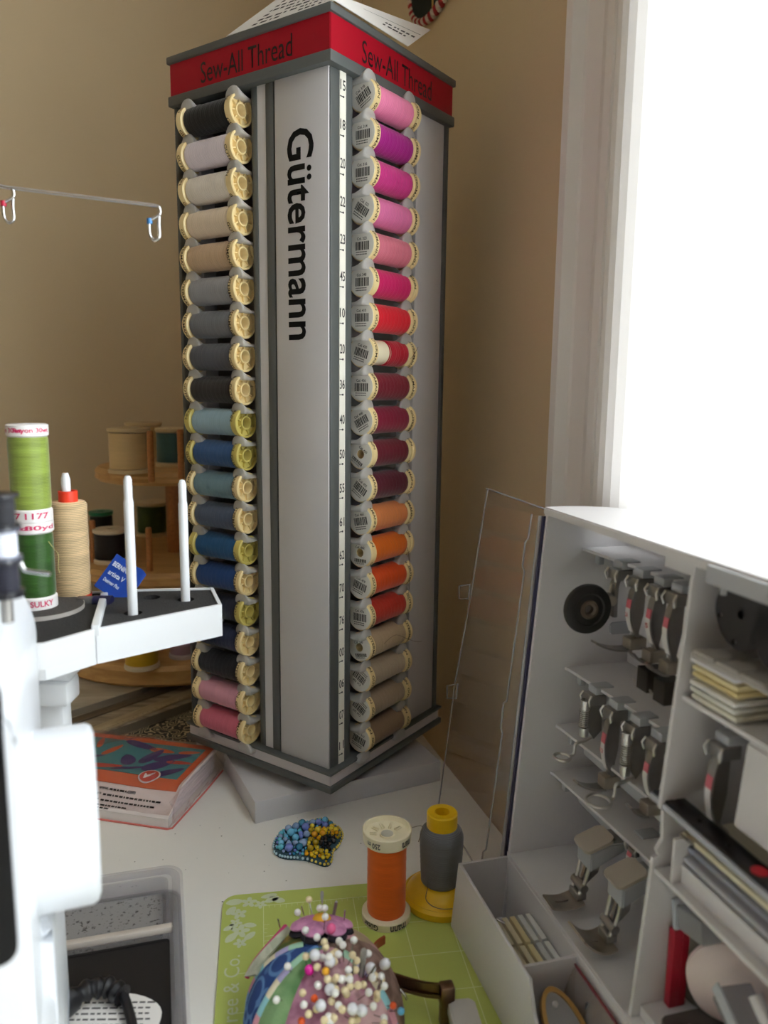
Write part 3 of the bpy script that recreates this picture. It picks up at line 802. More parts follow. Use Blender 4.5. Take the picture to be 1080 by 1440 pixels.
# spools on the stand
def top_z(px, py, P): return ony(px, py, P.y).z
PG = onz(53, 852, .2228)
disc = thing('foam_spool_disc', 'round dark foam disc under the stacked green spools', 'foam disc', T(PG.x + .001, PG.y, 0))
obj('foam', lathe([(0, .2204), (.0258, .2204), (.0258, .2228), (0, .2228)], 40), mat('grey_foam', (70, 66, 64), .95, noise=.3, nscale=400, bump=.5, bscale=900), disc)
obj('edge_film', lathe([(.0258, .2204), (.0262, .2204), (.0262, .2229), (.0258, .2229)], 40), mat('foam_edge', (170, 164, 158), .5), disc)
def embroidery_spool(name, label, x, y, z0, z1, r, fr, rgb, print_top, print_bot):
    t = thing(name, label, 'spool', T(x, y, z0)); H_ = z1 - z0; fh = .0075
    pr = [(0, 0), (fr, 0), (fr, fh - .001), (fr - .001, fh), (r * .5, fh), (r * .5, H_ - fh), (fr - .001, H_ - fh), (fr, H_ - fh + .001), (fr, H_ - .0006), (fr - .0008, H_), (.003, H_), (.003, H_ - .008), (0, H_ - .008)]
    obj('spool_core', lathe(pr, 32), mat('white_spool', (236, 232, 232), .35), t)
    obj('thread', lathe([(r * .5, fh)] + [(r * (1 + .004 * math.sin(k * 1.9)) * (.96 if k in (0, 24) else 1), fh + (H_ - 2 * fh) * k / 24) for k in range(25)] + [(r * .5, H_ - fh)], 32, 60),
        thread_mat('rayon_%d' % rgb[0], rgb, 2200, rough=.32, contrast=.3, sheen=.5, var=.25), t)
    M_PINKP = mat('raspberry_print', (206, 40, 96), .5)
    for txt, z, w in ((print_top, H_ - fh / 2, .022), (print_bot, fh / 2, .014)):
        if not txt: continue
        for s_ in (-2.3, -.9):
            obj('flange_print', wrap_text(fit_text(txt, w, .0036, bold=.02), fr + .00012, z, s_), M_PINKP, t)
zg = top_z(43, 596, PG)
zm = top_z(49, 731, PG)
tg = embroidery_spool('embroidery_spool', 'dark green glossy embroidery thread spool under the lime one', PG.x, PG.y, .2229, zm, .0112, .0118, (48, 84, 32), '180yd', 'SULKY')
embroidery_spool('embroidery_spool', 'lime green glossy embroidery thread spool stacked on top', PG.x, PG.y, zm, zg, .0114, .0118, (132, 150, 66), 'Rayon 30wt', '1177')
PB = onz(103, 838, .2204)
zc = top_z(101, 705, PB); zr = top_z(94, 690, PB); zp = top_z(88, 665, PB)
cone = thing('cone_spool', 'tall beige thread cone with red collar on the thread stand', 'spool', T(PB.x, PB.y, .2203))
hh = zc - .2203
obj('thread', lathe([(0, .001), (.0108, .001)] + [(.0113 + .00012 * math.sin(k * 2.1), .002 + (hh - .004) * k / 22) for k in range(23)] + [(.0100, hh), (0, hh)], 32, 60), thread_mat('cone_beige', (206, 178, 138), 1800, contrast=.28, var=.2), cone)
obj('collar', lathe([(.0032, hh - .002), (.0060, hh - .002), (.0060, zr - .2203), (.0045, zr - .2203), (.0045, hh), (.0032, hh)], 24), mat('red_orange_plastic', (238, 66, 42), .35), cone)
obj('base_flange', lathe([(0, 0), (.0118, 0), (.0118, .0018), (0, .0018)], 28), mat('red_orange_plastic', (238, 66, 42)), cone)
obj('pin', lathe([(0, .2203), (.0029, .2203), (.0029, zp - .004), (.0018, zp), (0, zp)], 14), M_WHITE, stand, T(PB.x - SC.x - .001, PB.y - SC.y, 0))
# loose thread ends hanging between the green spool and the cone
tag(obj('loose_thread', tube(smooth_path([ony(65, 757, PG.y - .004), ony(76, 772, PG.y - .003), ony(82, 780, PG.y - .006), ony(82, 798, PG.y - .006), ony(84, 806, PG.y - .006)], 6), .00022, 5), mat('tan_thread', (198, 186, 120), .6)), 'loose tan thread tail hanging between green spools and beige cone', 'thread')

# blue packet and marker lying on the foam
YP = .500
a, b_, c, d = ony(165, 779, YP + .008), ony(133, 824, YP), ony(178, 842, YP), ony(207, 806, YP + .008)
X_ = (d - a); Yd = (b_ - a)
pk = thing('blue_packet', 'small blue foil packet with white lettering propped behind a pin', 'packet', frame(a, X_, Yd))
W_, H_ = X_.length, Yd.length
_s = 1 if (pk.matrix_world.to_3x3() @ Vector((0, 0, 1))).dot(CAM - a) > 0 else -1
def pf(u, v):
    bend = .0012 * math.sin(u * 9) * max(0, u - .55) * 2
    return (W_ * u, H_ * v + .002 * math.sin(u * 7) * max(0, u - .7) * 3, bend * _s)
M_BLUE = mat('blue_foil', (22, 66, 160), .34, noise=.12, nscale=150, bump=.2, bscale=120)
obj('pouch', sheet(pf, 20, 12, .0022), M_BLUE, pk)
for i, (txt, w) in enumerate((('BERNINA', .55), ('artista V', .50), ('Designer Plus', .50))):
    me = fit_text(txt, W_ * w, H_ * .13, bold=.02)
    Yl = Matrix.Diagonal((1, -1, 1, 1))
    obj('packet_lettering', me, mat('silver_print', (216, 222, 236), .5), pk, T(W_ * .36, H_ * (.24 + .24 * i), .0006 if _s > 0 else -.0032) @ Yl)
m0, m1 = ony(109, 846, .485), ony(152, 826, .485)
mk = thing('marker_pen', 'dark navy marker with clear cap lying on the thread stand foam', 'pen', frame(m0, (0, 0, 1), Z=None, Y=(m1 - m0)))
Lm = (m1 - m0).length
mr = RX(-PI / 2)
obj('cap', lathe([(0, 0), (.0030, 0), (.0038, .001), (.0038, Lm * .50), (0, Lm * .50)], 16), clear_mat('clear_cap', (150, 140, 140), haze=.15), mk, mr)
obj('barrel', lathe([(0, Lm * .48), (.0042, Lm * .48), (.0042, Lm), (0, Lm)], 16), mat('navy_barrel', (28, 26, 66), .3), mk, mr)
obj('tip', lathe([(0, .001), (.0018, .002), (.0018, Lm * .48), (0, Lm * .48)], 12), mat('dark_tip', (30, 28, 30), .5), mk, mr)

# stray thread ends hanging from the spools beside the number strip
def fr_(px, py, n=.098):
    nr = (FTW.to_3x3() @ Vector((1, 0, 0))); return onplane(px, py, FTW @ Vector((n, 0, 0)), nr)
for lab, pts in (('fine stray thread tail beside the half-used crimson spool', [(577, 505), (582, 499), (586, 492), (588, 488)]), ('fine stray thread curling below the beige spools', [(540, 905), (556, 893), (572, 898), (584, 902), (593, 902)]),
                 ('fine stray thread looping under the bright orange spool', [(573, 770), (577, 800), (575, 830), (572, 845)])):
    tag(obj('loose_thread', tube(smooth_path([fr_(*p) for p in pts], 6), .00018, 5), mat('dull_thread', (120, 104, 84), .6)), lab, 'thread')

# ================================================================ SEWING MACHINE
AX = Vector((.93, .3676, 0)).normalized(); AY = Vector((-AX.y, AX.x, 0))
WC = ony(91, 1146, .300)
FM = frame((WC.x, WC.y, 0), AX, AY)          # X right (wheel axis), Y away from the viewer, Z up
mach = thing('sewing_machine', 'white sewing machine with large hand wheel and dark screen', 'sewing machine', FM)
WZ = WC.z
M_MACH = mat('machine_white', (222, 225, 231), .3, noise=.01)
def mp(px, py, Y):                            # pixel -> machine-local point on the plane Y
    n = AY; p0 = FM @ Vector((0, Y, 0)); return FM.inverted() @ onplane(px, py, p0, n)
RWH = .0357
obj('hand_wheel', lathe([(0, -.0140), (RWH - .003, -.0140), (RWH - .0006, -.0125), (RWH, -.0100), (RWH, .0095), (RWH - .0012, .0116), (RWH - .0044, .0128), (RWH - .012, .0124), (0, .0110)], 64), M_MACH, mach, T(0, 0, WZ) @ RY(PI / 2))
obj('wheel_hub', lathe([(0, -.0205), (RWH - .010, -.0205), (RWH - .010, -.0138), (0, -.0138)], 48), M_MACH, mach, T(0, 0, WZ) @ RY(PI / 2))
ft = mp(10, 858, -.03).z
fr_ = mp(62, 990, -.06).x
shp = []
R_ = .040
X1 = -.0105
for k in range(11):
    a = PI / 2 * k / 10
    shp.append((X1 - R_ + R_ * math.cos(a), ft - R_ + R_ * math.sin(a)))
shp += [(-.30, ft), (-.30, .085), (-.085, .085), (X1 - .060, .075), (X1 - .060, .024), (X1, .024)]
obj('body', prism(shp, -.070, .075, 'Y', bev=.007), M_MACH, mach)
sc0 = mp(22, 952, -.0715); sc1 = mp(24, 1352, -.0715)
obj('screen', prism(round_poly(-.16, sc0.x - .0045, sc1.z, sc0.z, .006), -.0722, -.068, 'Y'), mat('black_glass', (6, 6, 8), .35, spec=.25), mach)
bz = mp(78, 1285, .0).z
obj('base', prism(round_poly(-.30, -.006, .022, .150, .010), -.020, .095, 'Y', bev=.004), M_MACH, mach)
b2 = mp(97, 1420, -.045)
obj('side_cover', prism([(X1 - .004, .024), (b2.x - .003, .024), (b2.x - .006, .118), (X1 - .004, .128)], -.050, .02, 'Y', bev=.003), M_MACH, mach)
for fx_, fy_ in ((-.28, -.005), (-.28, .08), (-.225, -.005), (-.225, .08)):
    obj('foot', lathe([(0, 0), (.009, 0), (.010, .004), (.010, .0235), (0, .0235)], 20), M_DGREY, mach, T(fx_, fy_, 0))
wire_y = .300
obj('thread_hook', tube([FM.inverted() @ p for p in smooth_path([ony(18, 776, wire_y), ony(25, 781, wire_y), ony(33, 799, wire_y), ony(40, 803, wire_y), ony(71, 807, wire_y)], 6)], .0008, 7), M_WIRE, mach)
sp = ony(6, 800, .285); bp_ = FM.inverted() @ sp
obj('bobbin_spindle', lathe([(0, ft - .01), (.0022, ft - .01), (.0022, ony(6, 700, .285).z), (0, ony(6, 700, .285).z)], 12), M_STEELD, mach, T(bp_.x, bp_.y, 0))
def bobbin(z0, z1, rgb, label, fl):
    t = thing('bobbin', label, 'bobbin', T(sp.x, sp.y, z0), 'bobbins stacked on the machine spindle'); h = z1 - z0
    obj('flange', lathe([(.0024, 0), (.0066, 0), (.0066, .0012), (.0024, .0012)], 28), fl, t)
    obj('flange', lathe([(.0024, h - .0012), (.0066, h - .0012), (.0066, h), (.0024, h)], 28), fl, t)
    obj('winding', lathe([(.0024, .0012), (.0050, .0012), (.0050, h - .0012), (.0024, h - .0012)], 24), thread_mat('bobbin_%d' % rgb[0], rgb), t)
    return t
zz = [ony(6, y, .285).z for y in (694, 742, 786, 834, 866)]
M_BB = mat('black_bobbin_plastic', (38, 38, 44), .35)
M_BB.node_tree.nodes['Principled BSDF'].inputs['Roughness'].default_value = .3
bobbin(zz[1], zz[0], (34, 34, 40), 'empty-looking black bobbin topmost on the machine spindle', M_BB)
bobbin(zz[2], zz[1], (216, 220, 236), 'bobbin wound with white thread in the spindle stack', mat('grey_bobbin_plastic', (86, 88, 100), .3))
bobbin(zz[3], zz[2], (30, 30, 44), 'dark navy wound bobbin beneath the white one', M_BB)
bobbin(max(ft + .0005, zz[4]), zz[3], (70, 110, 60), 'green wound bobbin lowest on the machine spindle', M_BB)

# ================================================================ NAPKIN PACK
n0, n1 = onz(236, 1166, 0), onz(308, 1086, 0)
Yn = (n1 - n0); Xn = Vector((Yn.y, -Yn.x, 0)).normalized() * -1
Xn = (Xn + Vector((0, -.20, 0)) * 0).normalized()
FN = frame(n0, Xn, Yn)                        # X to the left, Y away ; Z may point down -> fix
if FN.to_3x3()[2][2] < 0:
    FN = frame(n0, Xn, Yn) @ Matrix.Diagonal((1, 1, -1, 1))
FN = Matrix.Translation(n0) @ Matrix(((-Xn.x, Yn.normalized().x, 0, 0), (-Xn.y, Yn.normalized().y, 0, 0), (0, 0, 1, 0), (0, 0, 0, 1)))
# local: -X to the left, +Y away, Z up
LN, WN_ = Yn.length * 1.02, .135
nap = thing('napkin_pack', 'pack of printed paper napkins in clear film with orange and teal leaf design', 'napkins', FN)
HN = .0235
def napf(u, v): return None
poly = [(-WN_, 0), (0, 0), (0, LN), (-WN_, LN)]
bm = bmesh.new()
for q in range(9):                            # folded tissue layers
    z = q * HN / 9; j = random.uniform(-.0008, .0008)
    add_box(bm, -WN_ + .003 + j, -.003 + j - .0004 * abs(q - 4), .004 - j + max(0, .030 * ((z + HN / 9 - .0075) / (HN - .0085))), LN - .003, z + .0003, z + HN / 9 + .0002, .0008, 1)
obj('tissue_layers', to_mesh(bm, 'layers', 40), mat('tissue_white', (236, 230, 232), .85, noise=.03), nap)
# printed top wraps down over the front edge
def prn(x, y, lift=0.):
    """height of the printed sheet; slopes down to the front edge"""
    t = min(1, max(0, y / .030)); e = t * t * (3 - 2 * t)
    return .0085 + (HN - .0085 + .0006) * e + .0006 * math.sin(x * 60) * math.sin(y * 70) + lift
M_OR = mat('napkin_orange', (220, 98, 40), .6); M_TEAL = mat('napkin_teal', (60, 150, 152), .6, noise=.06, nscale=60); M_PUR = mat('napkin_purple', (62, 44, 112), .6)
M_NRED = mat('napkin_red', (206, 66, 48), .6); M_NW = mat('napkin_white', (238, 232, 230), .6)
def patch(name, polyuv, m, lift, parent=nap, sub=1):
    """flat print following the sheet (triangle fan, subdivided)"""
    bm = bmesh.new(); vs_ = [bm.verts.new((x, y, 0)) for x, y in polyuv]; bm.faces.new(vs_)
    if sub:
        bmesh.ops.triangulate(bm, faces=bm.faces[:]); bmesh.ops.subdivide_edges(bm, edges=bm.edges[:], cuts=sub, use_grid_fill=True)
    for v in bm.verts: v.co.z = prn(v.co.x, v.co.y, lift)
    me = bpy.data.meshes.new('print'); bm.to_mesh(me); bm.free()
    return obj(name, me, m, parent)
def grid(name, x0, x1, y0, y1, m, lift, parent=nap):
    me = sheet(lambda u, v: (x0 + (x1 - x0) * u, y0 + (y1 - y0) * v, prn(x0 + (x1 - x0) * u, y0 + (y1 - y0) * v, lift)), 16, 16, .0003)
    return obj(name, me, m, parent)
pr = grid('printed_sheet', -WN_, 0, 0.0, LN, M_NW, 0)
obj('front_panel', sheet(lambda u, v: (-WN_ * (1 - u), .0006 * (v - 1) + .001, .0002 + .0087 * v), 8, 3, .0004), M_NW, nap)
grid('orange_border', -WN_, -.003, .021, LN - .001, M_OR, .0006, pr)
grid('teal_field', -WN_, -.009, .034, LN - .010, M_TEAL, .0010, pr)
def leaf(cx, cy, L, w, a, m, name='leaf_print', lift=.0015):
    pts = []
    for k in range(16):
        t = 2 * PI * k / 16; x = L / 2 * math.cos(t); y = w / 2 * math.sin(t) * (1 - .25 * math.cos(t))
        pts.append((cx + x * math.cos(a) - y * math.sin(a), cy + x * math.sin(a) + y * math.cos(a)))
    patch(name, pts, m, lift, pr)
for args in ((-.036, .052, .030, .013, .75, M_PUR), (-.050, .066, .030, .012, 1.3, M_PUR), (-.068, .056, .022, .013, 2.2, M_PUR), (-.030, .068, .034, .011, .5, M_PUR), (-.022, .042, .030, .009, .7, M_PUR),
             (-.055, .043, .040, .004, .35, M_PUR), (-.085, .040, .040, .008, .15, M_NRED), (-.020, .060, .024, .006, .1, M_NRED), (-.046, .078, .026, .008, -.1, M_OR), (-.092, .070, .024, .007, 1.2, M_OR),
             (-.020, .080, .020, .006, .3, M_OR), (-.105, .052, .030, .005, .5, M_PUR), (-.070, .084, .040, .009, -.3, M_PUR), (-.110, .080, .020, .006, 1.9, M_OR)):
    leaf(*args)
rb = lambda r, n=20: [(-.034 + r * math.cos(2 * PI * k / n), .033 + r * math.sin(2 * PI * k / n)) for k in range(n)]
patch('round_seal', rb(.0095), M_NW, .0019, pr); patch('round_seal', rb(.0082), M_NRED, .0022, pr)
leaf(-.034, .033, .012, .003, 1.0, M_NW, 'seal_leaf', .0025); leaf(-.037, .032, .008, .0025, 2.0, M_NW, 'seal_leaf', .0025)
def onprint(me, x0, y0, w):
    for v in me.vertices:
        x, y = x0 + w / 2 + v.co.x, y0 + v.co.y; v.co = (x, y, prn(x, y, .0008))
    return me
obj('small_print', onprint(fit_text('www.', .009, .0020, bold=.02), -.072, .0165, .009), M_BLACK, pr)
obj('small_print', onprint(fit_text('.com', .008, .0022, bold=.02), -.046, .0165, .008), M_BLACK, pr)
for i in (1, 2): obj('small_print', onprint(fit_text('®™', .004, .0020, bold=.01), -.072, .0165 - i * .0040, .004), M_BLACK, pr)
bm = bmesh.new(); rq = random.Random(9)                        # lines too small to read
for x0, x1, y in ((-.062, -.047, .0158), (-.066, -.012, .0118), (-.066, -.018, .0078), (-.072, -.040, .0040), (-.072, -.058, .0012)):
    x = x0
    while x < x1:
        w = rq.uniform(.0012, .0045)
        bm.faces.new([bm.verts.new((a_, b2_, prn(a_, b2_, .0008))) for a_, b2_ in ((x, y), (x + w, y), (x + w, y + .0013), (x, y + .0013))]); x += w + .0009
obj('small_print', to_mesh(bm), M_BLACK, pr)
# clear film: side wall bulging on the right, sealed edge below
M_FILM = clear_mat('crinkled_film', (250, 246, 246), gloss=.9, ior=1.4, haze=.02, graze=.3)
rf = random.Random(4); jit = [[rf.uniform(-.0011, .0011) for _ in range(9)] for _ in range(19)]
obj('film_side', sheet(lambda u, v: (.0015 + .004 * math.sin(PI * v) + jit[int(u * 18)][int(v * 8)], LN * u, .0006 + HN * v), 18, 8, .0002, 180), M_FILM, nap)
obj('film_top', sheet(lambda u, v: (-WN_ * (1 - u) + .001 * u, LN * v, prn(-WN_ * (1 - u), LN * v, .0032) + jit[int(u * 18)][int(v * 8)] * .5), 18, 8, .0002, 180), M_FILM, nap)
obj('sealed_edge', tube([(-WN_, -.0012, .0008), (0, -.0012, .0008), (.0035, .001, .0008), (.004, LN * .6, .0010), (.003, LN, .0012)], .0008, 6), mat('pink_film_edge', (220, 120, 110), .4), nap)
obj('film_ear', sheet(lambda u, v: (-.105 + .05 * u * v, LN * .62 + .03 * u, HN + .004 + .018 * v * (1 - u) + .002 * math.sin(9 * u)), 8, 4, .0003), M_FILM, nap)

# ================================================================ CLEAR CASE WITH DARK PLATE
c0 = onz(252, 1217, .018); cl = onz(263, 1440, .018)
Yc = (cl - c0); Yc.z = 0; Yc.normalize(); Xc = Vector((Yc.y, -Yc.x, 0))   # X to the right of travel
if Xc.x > 0: Xc = -Xc                          # X to the left
FC = Matrix(((Xc.x, Yc.x, 0, c0.x), (Xc.y, Yc.y, 0, c0.y), (0, 0, 1, 0), (0, 0, 0, 1)))
# mirrored frame: shapes are symmetric enough, keep meshes right handed by building with RZ instead
ang = math.atan2(-Xc.y, -Xc.x)
FC = T(c0.x, c0.y, 0) @ RZ(ang)                # local +X right, -X left, -Y towards viewer
case = thing('clear_plastic_case', 'clear plastic case lying open with a dark plate inside beside machine', 'case', FC)
M_CLR = clear_mat('clear_case_plastic', (246, 246, 248), ior=1.45, haze=.07)
def cring(x0, x1, y0, y1, r, w, z0, z1, name, m, par=case):
    return obj(name, ring_mesh(round_poly(x0, x1, y0, y1, r), round_poly(x0 + w, x1 - w, y0 + w, y1 - w, max(.001, r - w)), z0, z1), m, par)
cring(-.125, 0, -.25, 0, .012, .0022, 0, .018, 'case_wall', M_CLR)
cring(-.127, .002, -.252, .002, .013, .0075, .0165, .0185, 'case_rim', M_CLR)
obj('case_floor', prism(round_poly(-.125, 0, -.25, 0, .012), 0, .0012), M_CLR, case)
cring(-.118, -.008, -.062, -.009, .006, .0016, .0015, .0175, 'inner_lid', M_CLR)
obj('lid_edge', box(-.120, -.006, -.066, -.061, .014, .0185, .001), mat('frosted_edge', (196, 186, 176), .35), case)
pn = mat('speckled_grey_plate', (142, 140, 140), .5)
nt = pn.node_tree; b = nt.nodes['Principled BSDF']; tc = nt.nodes.new('ShaderNodeTexCoord'); n = nt.nodes.new('ShaderNodeTexNoise'); n.inputs['Scale'].default_value = 420; n.inputs['Detail'].default_value = 2
r = nt.nodes.new('ShaderNodeValToRGB'); r.color_ramp.elements[0].position = .30; r.color_ramp.elements[1].position = .42
r.color_ramp.elements[0].color = lin((70, 66, 66)) + (1,); r.color_ramp.elements[1].color = lin((150, 148, 148)) + (1,)
nt.links.new(tc.outputs['Object'], n.inputs['Vector']); nt.links.new(n.outputs['Fac'], r.inputs[0]); nt.links.new(r.outputs[0], b.inputs['Base Color'])
tag(obj('speckled_plate', prism(round_poly(-.115, -.012, -.060, -.012, .004), .0014, .0060), pn, None, FC), 'speckled grey plate lying in the far end of the clear case', 'plate')
dk = thing('dark_plate', 'large matte dark brown plate filling the clear case', 'plate', FC)
obj('plate', prism(round_poly(-.117, -.0085, -.245, -.067, .003), .0014, .0110), mat('dark_brown_plastic', (34, 32, 33), .5, noise=.05, spec=.3), dk)
obj('plate_edge', ring_mesh(round_poly(-.1175, -.008, -.2455, -.0665, .003), round_poly(-.1155, -.010, -.2435, -.0685, .002), .0100, .0114), mat('dark_brown_plastic', (34, 32, 33)), dk)
pp = FC.inverted() @ onz(150, 1432, .0112)
sh = thing('instruction_slip', 'white printed instruction slip lying on the dark plate', 'paper', FC @ T(pp.x, pp.y, .0114) @ RZ(-.25))
obj('slip', prism([(.030 * math.cos(PI * k / 16), .018 * math.sin(PI * k / 16)) for k in range(17)] + [(-.030, -.03), (.030, -.03)], 0, .0004), M_PAPER, sh)
bm = bmesh.new()
for i in range(6):
    x = -.024 + .002 * i * 0
    while x < .022:
        w = random.uniform(.0015, .005); y = .010 - i * .004
        if abs(x) < .026 * math.sqrt(max(0, 1 - (max(0, y) / .018) ** 2)): add_box(bm, x, x + w, y, y + .0011, .0003, .0005)
        x += w + .0012
obj('printed_lines', to_mesh(bm), MATS['paper_print'], sh)
cb = thing('power_cable', 'black power cable with ribbed strain relief lying over the dark plate', 'cable', T(0, 0, 0))
k0 = [onz(84, 1418, .020), onz(120, 1394, .020), onz(150, 1388, .019), onz(172, 1400, .018), onz(182, 1425, .0155), onz(186, 1450, .0150), onz(184, 1500, .0150)]
obj('cord', tube(smooth_path(k0[2:], 8), .0028, 10), mat('black_rubber', (24, 24, 28), .4), cb)
kp = smooth_path(k0[:4], 8)
obj('strain_relief', tube(kp, .0048, 12, taper=[1.25 if (i // 2) % 2 == 0 else .95 for i in range(len(kp))]), MATS['black_rubber'], cb)
obj('plug', tube([onz(60, 1432, .020), onz(84, 1418, .020), onz(98, 1405, .020)], .0078, 12), MATS['black_rubber'], cb)

# ================================================================ GREEN CUTTING MAT
g0, g1 = onz(314, 1260, .0016), onz(600, 1235, .0016)
Xg = (g1 - g0); angm = math.atan2(Xg.y, Xg.x)
FG = T(g0.x, g0.y, 0) @ RZ(angm)              # +X along the far edge, -Y towards the viewer
matg = thing('cutting_mat', 'lime green cutting mat with pale grid and floral corner print', 'cutting mat', FG)
M_LIME = mat('lime_mat', (186, 200, 106), .5, noise=.03, nscale=30)
obj('sheet', prism(round_poly(0, .33, -.30, 0, .010), 0, .0016), M_LIME, matg)
M_GL = mat('mat_print', (214, 224, 170), .55)
bm = bmesh.new()
sp_ = .0312; bx = .028; by = -.0145
def gline(x0, x1, y0, y1): add_box(bm, x0, x1, y0, y1, .00155, .00166)
gline(.030, .33, by - .0003, by + .0003)
for k in range(1, 10): gline(.012 if k > 1 else .03, .33, by - sp_ * k - .00025, by - sp_ * k + .00025)
for k in range(0, 10): gline(bx + sp_ * k - .00025, bx + sp_ * k + .00025, -.30, by)
for k in range(90): gline(bx + k * sp_ / 8 - .00013, bx + k * sp_ / 8 + .00013, by - (.0048 if k % 4 == 0 else .0028), by)
for k in range(60): gline(bx - .0, bx + (.0040 if k % 4 == 0 else .0024), by - .02 - k * sp_ / 8 - .00013, by - .02 - k * sp_ / 8 + .00013)
obj('grid_lines', to_mesh(bm), M_GL, matg)
M_FLW = mat('floral_print', (204, 214, 182), .55)
def flower(cx, cy, R_, n=5, a0=0.):
    bm = bmesh.new()
    for k in range(n):
        a = a0 + 2 * PI * k / n; pts = []
        for q in range(10):
            t = 2 * PI * q / 10; x = R_ * .55 + R_ * .45 * math.cos(t); y = R_ * .30 * math.sin(t)
            pts.append((cx + x * math.cos(a) - y * math.sin(a), cy + x * math.sin(a) + y * math.cos(a)))
        bm.faces.new([bm.verts.new((x, y, .00168 + .00001 * k)) for x, y in pts])
    obj('flower_print', to_mesh(bm), M_FLW, matg)
def mleaf(cx, cy, L, w, a):
    bm = bmesh.new(); pts = []
    for q in range(12):
        t = 2 * PI * q / 12; x = L / 2 * math.cos(t); y = w / 2 * math.sin(t) * abs(math.sin(t)) ** .3
        pts.append((cx + x * math.cos(a) - y * math.sin(a), cy + x * math.sin(a) + y * math.cos(a)))
    bm.faces.new([bm.verts.new((x, y, .0017)) for x, y in pts]); obj('leaf_print', to_mesh(bm), M_FLW, matg)
for cx, cy, R_, a in ((.018, -.0095, .0058, .2), (.026, -.0130, .0046, .9), (.0115, -.0210, .0056, .5), (.0125, -.0385, .0068, .1), (.013, -.050, .0046, .7), (.0095, -.0300, .0045, 1.1)): flower(cx, cy, R_, 5, a)
for cx, cy, L, w, a in ((.008, -.008, .012, .007, .1), (.034, -.0085, .011, .006, .5), (.0385, -.0100, .010, .006, -.4), (.032, -.0045, .012, .005, .2), (.006, -.017, .010, .006, 1.0), (.006, -.034, .010, .005, .5), (.019, -.0335, .009, .005, -.2), (.007, -.044, .011, .006, .9), (.019, -.044, .010, .005, .8)): mleaf(cx, cy, L, w, a)
tmc = fit_text('Tree & Co.', .062, .0095)
obj('mat_lettering', tmc, M_FLW, matg, T(.0085, -.092, .0018) @ RZ(PI / 2))

# ================================================================ ORANGE SPOOL
P = onz(543, 1289, .0017)
os_ = thing('large_thread_spool', 'large cream spool of orange thread standing on the green mat', 'spool', T(P.x, P.y, .0017) @ RZ(-.4))
HO = .0655
obj('spool_core', lathe([(0, 0), (.0163, 0), (.0166, .0006), (.0166, .0050), (.0158, .0058), (.0110, .0060), (.0100, .0068), (.0100, HO - .0098), (.0150, HO - .0092), (.0160, HO - .0082), (.0166, HO - .0004), (.0162, HO), (.0152, HO),
                         (.0146, HO - .0034), (.0050, HO - .0052), (.0048, HO - .0040), (.0042, HO - .0040), (.0042, HO - .0046), (0, HO - .0046)], 48), M_CREAM2, os_)
bm = bmesh.new()
for k in range(5):
    a = PI * .25 + k * PI / 4 * .8
    for s_ in (-.0009, .0009):
        b = bmesh.new(); add_box(b, .0070, .0118, s_ - .0002, s_ + .0002, HO - .0060, HO - .0032); merge(bm, b, RZ(a + PI * .1))
obj('thread_slots', to_mesh(bm), M_CREAM2, os_)
obj('hub_cap', lathe([(0, HO - .0046), (.0041, HO - .0046), (.0041, HO - .0038), (0, HO - .0038)], 20), mat('hub_grey', (190, 186, 172), .6), os_)
obj('thread', lathe([(.0098, .0059)] + [(.0131 * (.97 if k in (0, 20) else 1) + .00008 * math.sin(k * 2.2), .0059 + (HO - .0158) * k / 20) for k in range(21)] + [(.0098, HO - .0099)], 48, 60), thread_mat('orange_cotton', (226, 100, 22), 2200, contrast=.14, var=.06), os_)
M_NAVP = mat('navy_print', (34, 36, 52), .6)
for s_, txt, z, w, hgt, rad in ((-1.75, '250 m', HO - .0046, .010, .0038, .01645), (-.30, 'mara', HO - .0046, .008, .0038, .01645), (-1.85, 'Güter', .0028, .012, .0040, .01672), (-.65, 'mann', .0028, .012, .0040, .01672)):
    obj('flange_print', wrap_text(fit_text(txt, w, hgt, bold=.02), rad + .0001, z, s_, flip=True), M_NAVP, os_)

# ================================================================ GREY THREAD CONE ON YELLOW BASE
PQ = onz(625, 1263, .0017); PQ = Vector((PQ.x - .003, PQ.y, 0))
gs = thing('cone_spool', 'grey thread on a yellow cone with wide round foot beside drawer', 'spool', T(PQ.x, PQ.y, .0017))
HG = .0660
obj('cone', lathe([(0, 0), (.0262, 0), (.0270, .0012), (.0270, .0050), (.0250, .0068), (.0240, .0066), (.0235, .0076), (.0170, .0125), (.0110, .0145), (.0095, .02), (.0085, HG - .018), (.0102, HG - .012), (.0107, HG - .0105), (.0107, HG - .0008), (.0100, HG), (.0052, HG), (.0050, HG - .004), (.0044, HG - .012), (0, HG - .012)], 48), mat('yellow_plastic', (236, 190, 24), .35, noise=.03), gs)
obj('thread', lathe([(.009, .0135), (.0128, .0138)] + [(.0140 + .0012 * min(1, k / 16) + .00010 * math.sin(k * 2.7), .0150 + (HG - .0320) * k / 20) for k in range(21)] + [(.0140, HG - .0135), (.0110, HG - .0108), (.0095, HG - .0105)], 48, 60), thread_mat('grey_polyester', (112, 114, 118), 2200, contrast=.16, var=.12), gs)
def gp(a, r, z): return Vector((r * math.cos(a), r * math.sin(a), z))
obj('thread_tail', tube(smooth_path([gp(-2.3, .0150, .022), gp(-2.25, .0160, .016), gp(-2.15, .0205, .0112), gp(-1.9, .0225, .0092), gp(-1.6, .0235, .0085), gp(-1.3, .0238, .0084)], 6), .00025, 5), mat('grey_thread_end', (88, 88, 94), .6), gs)
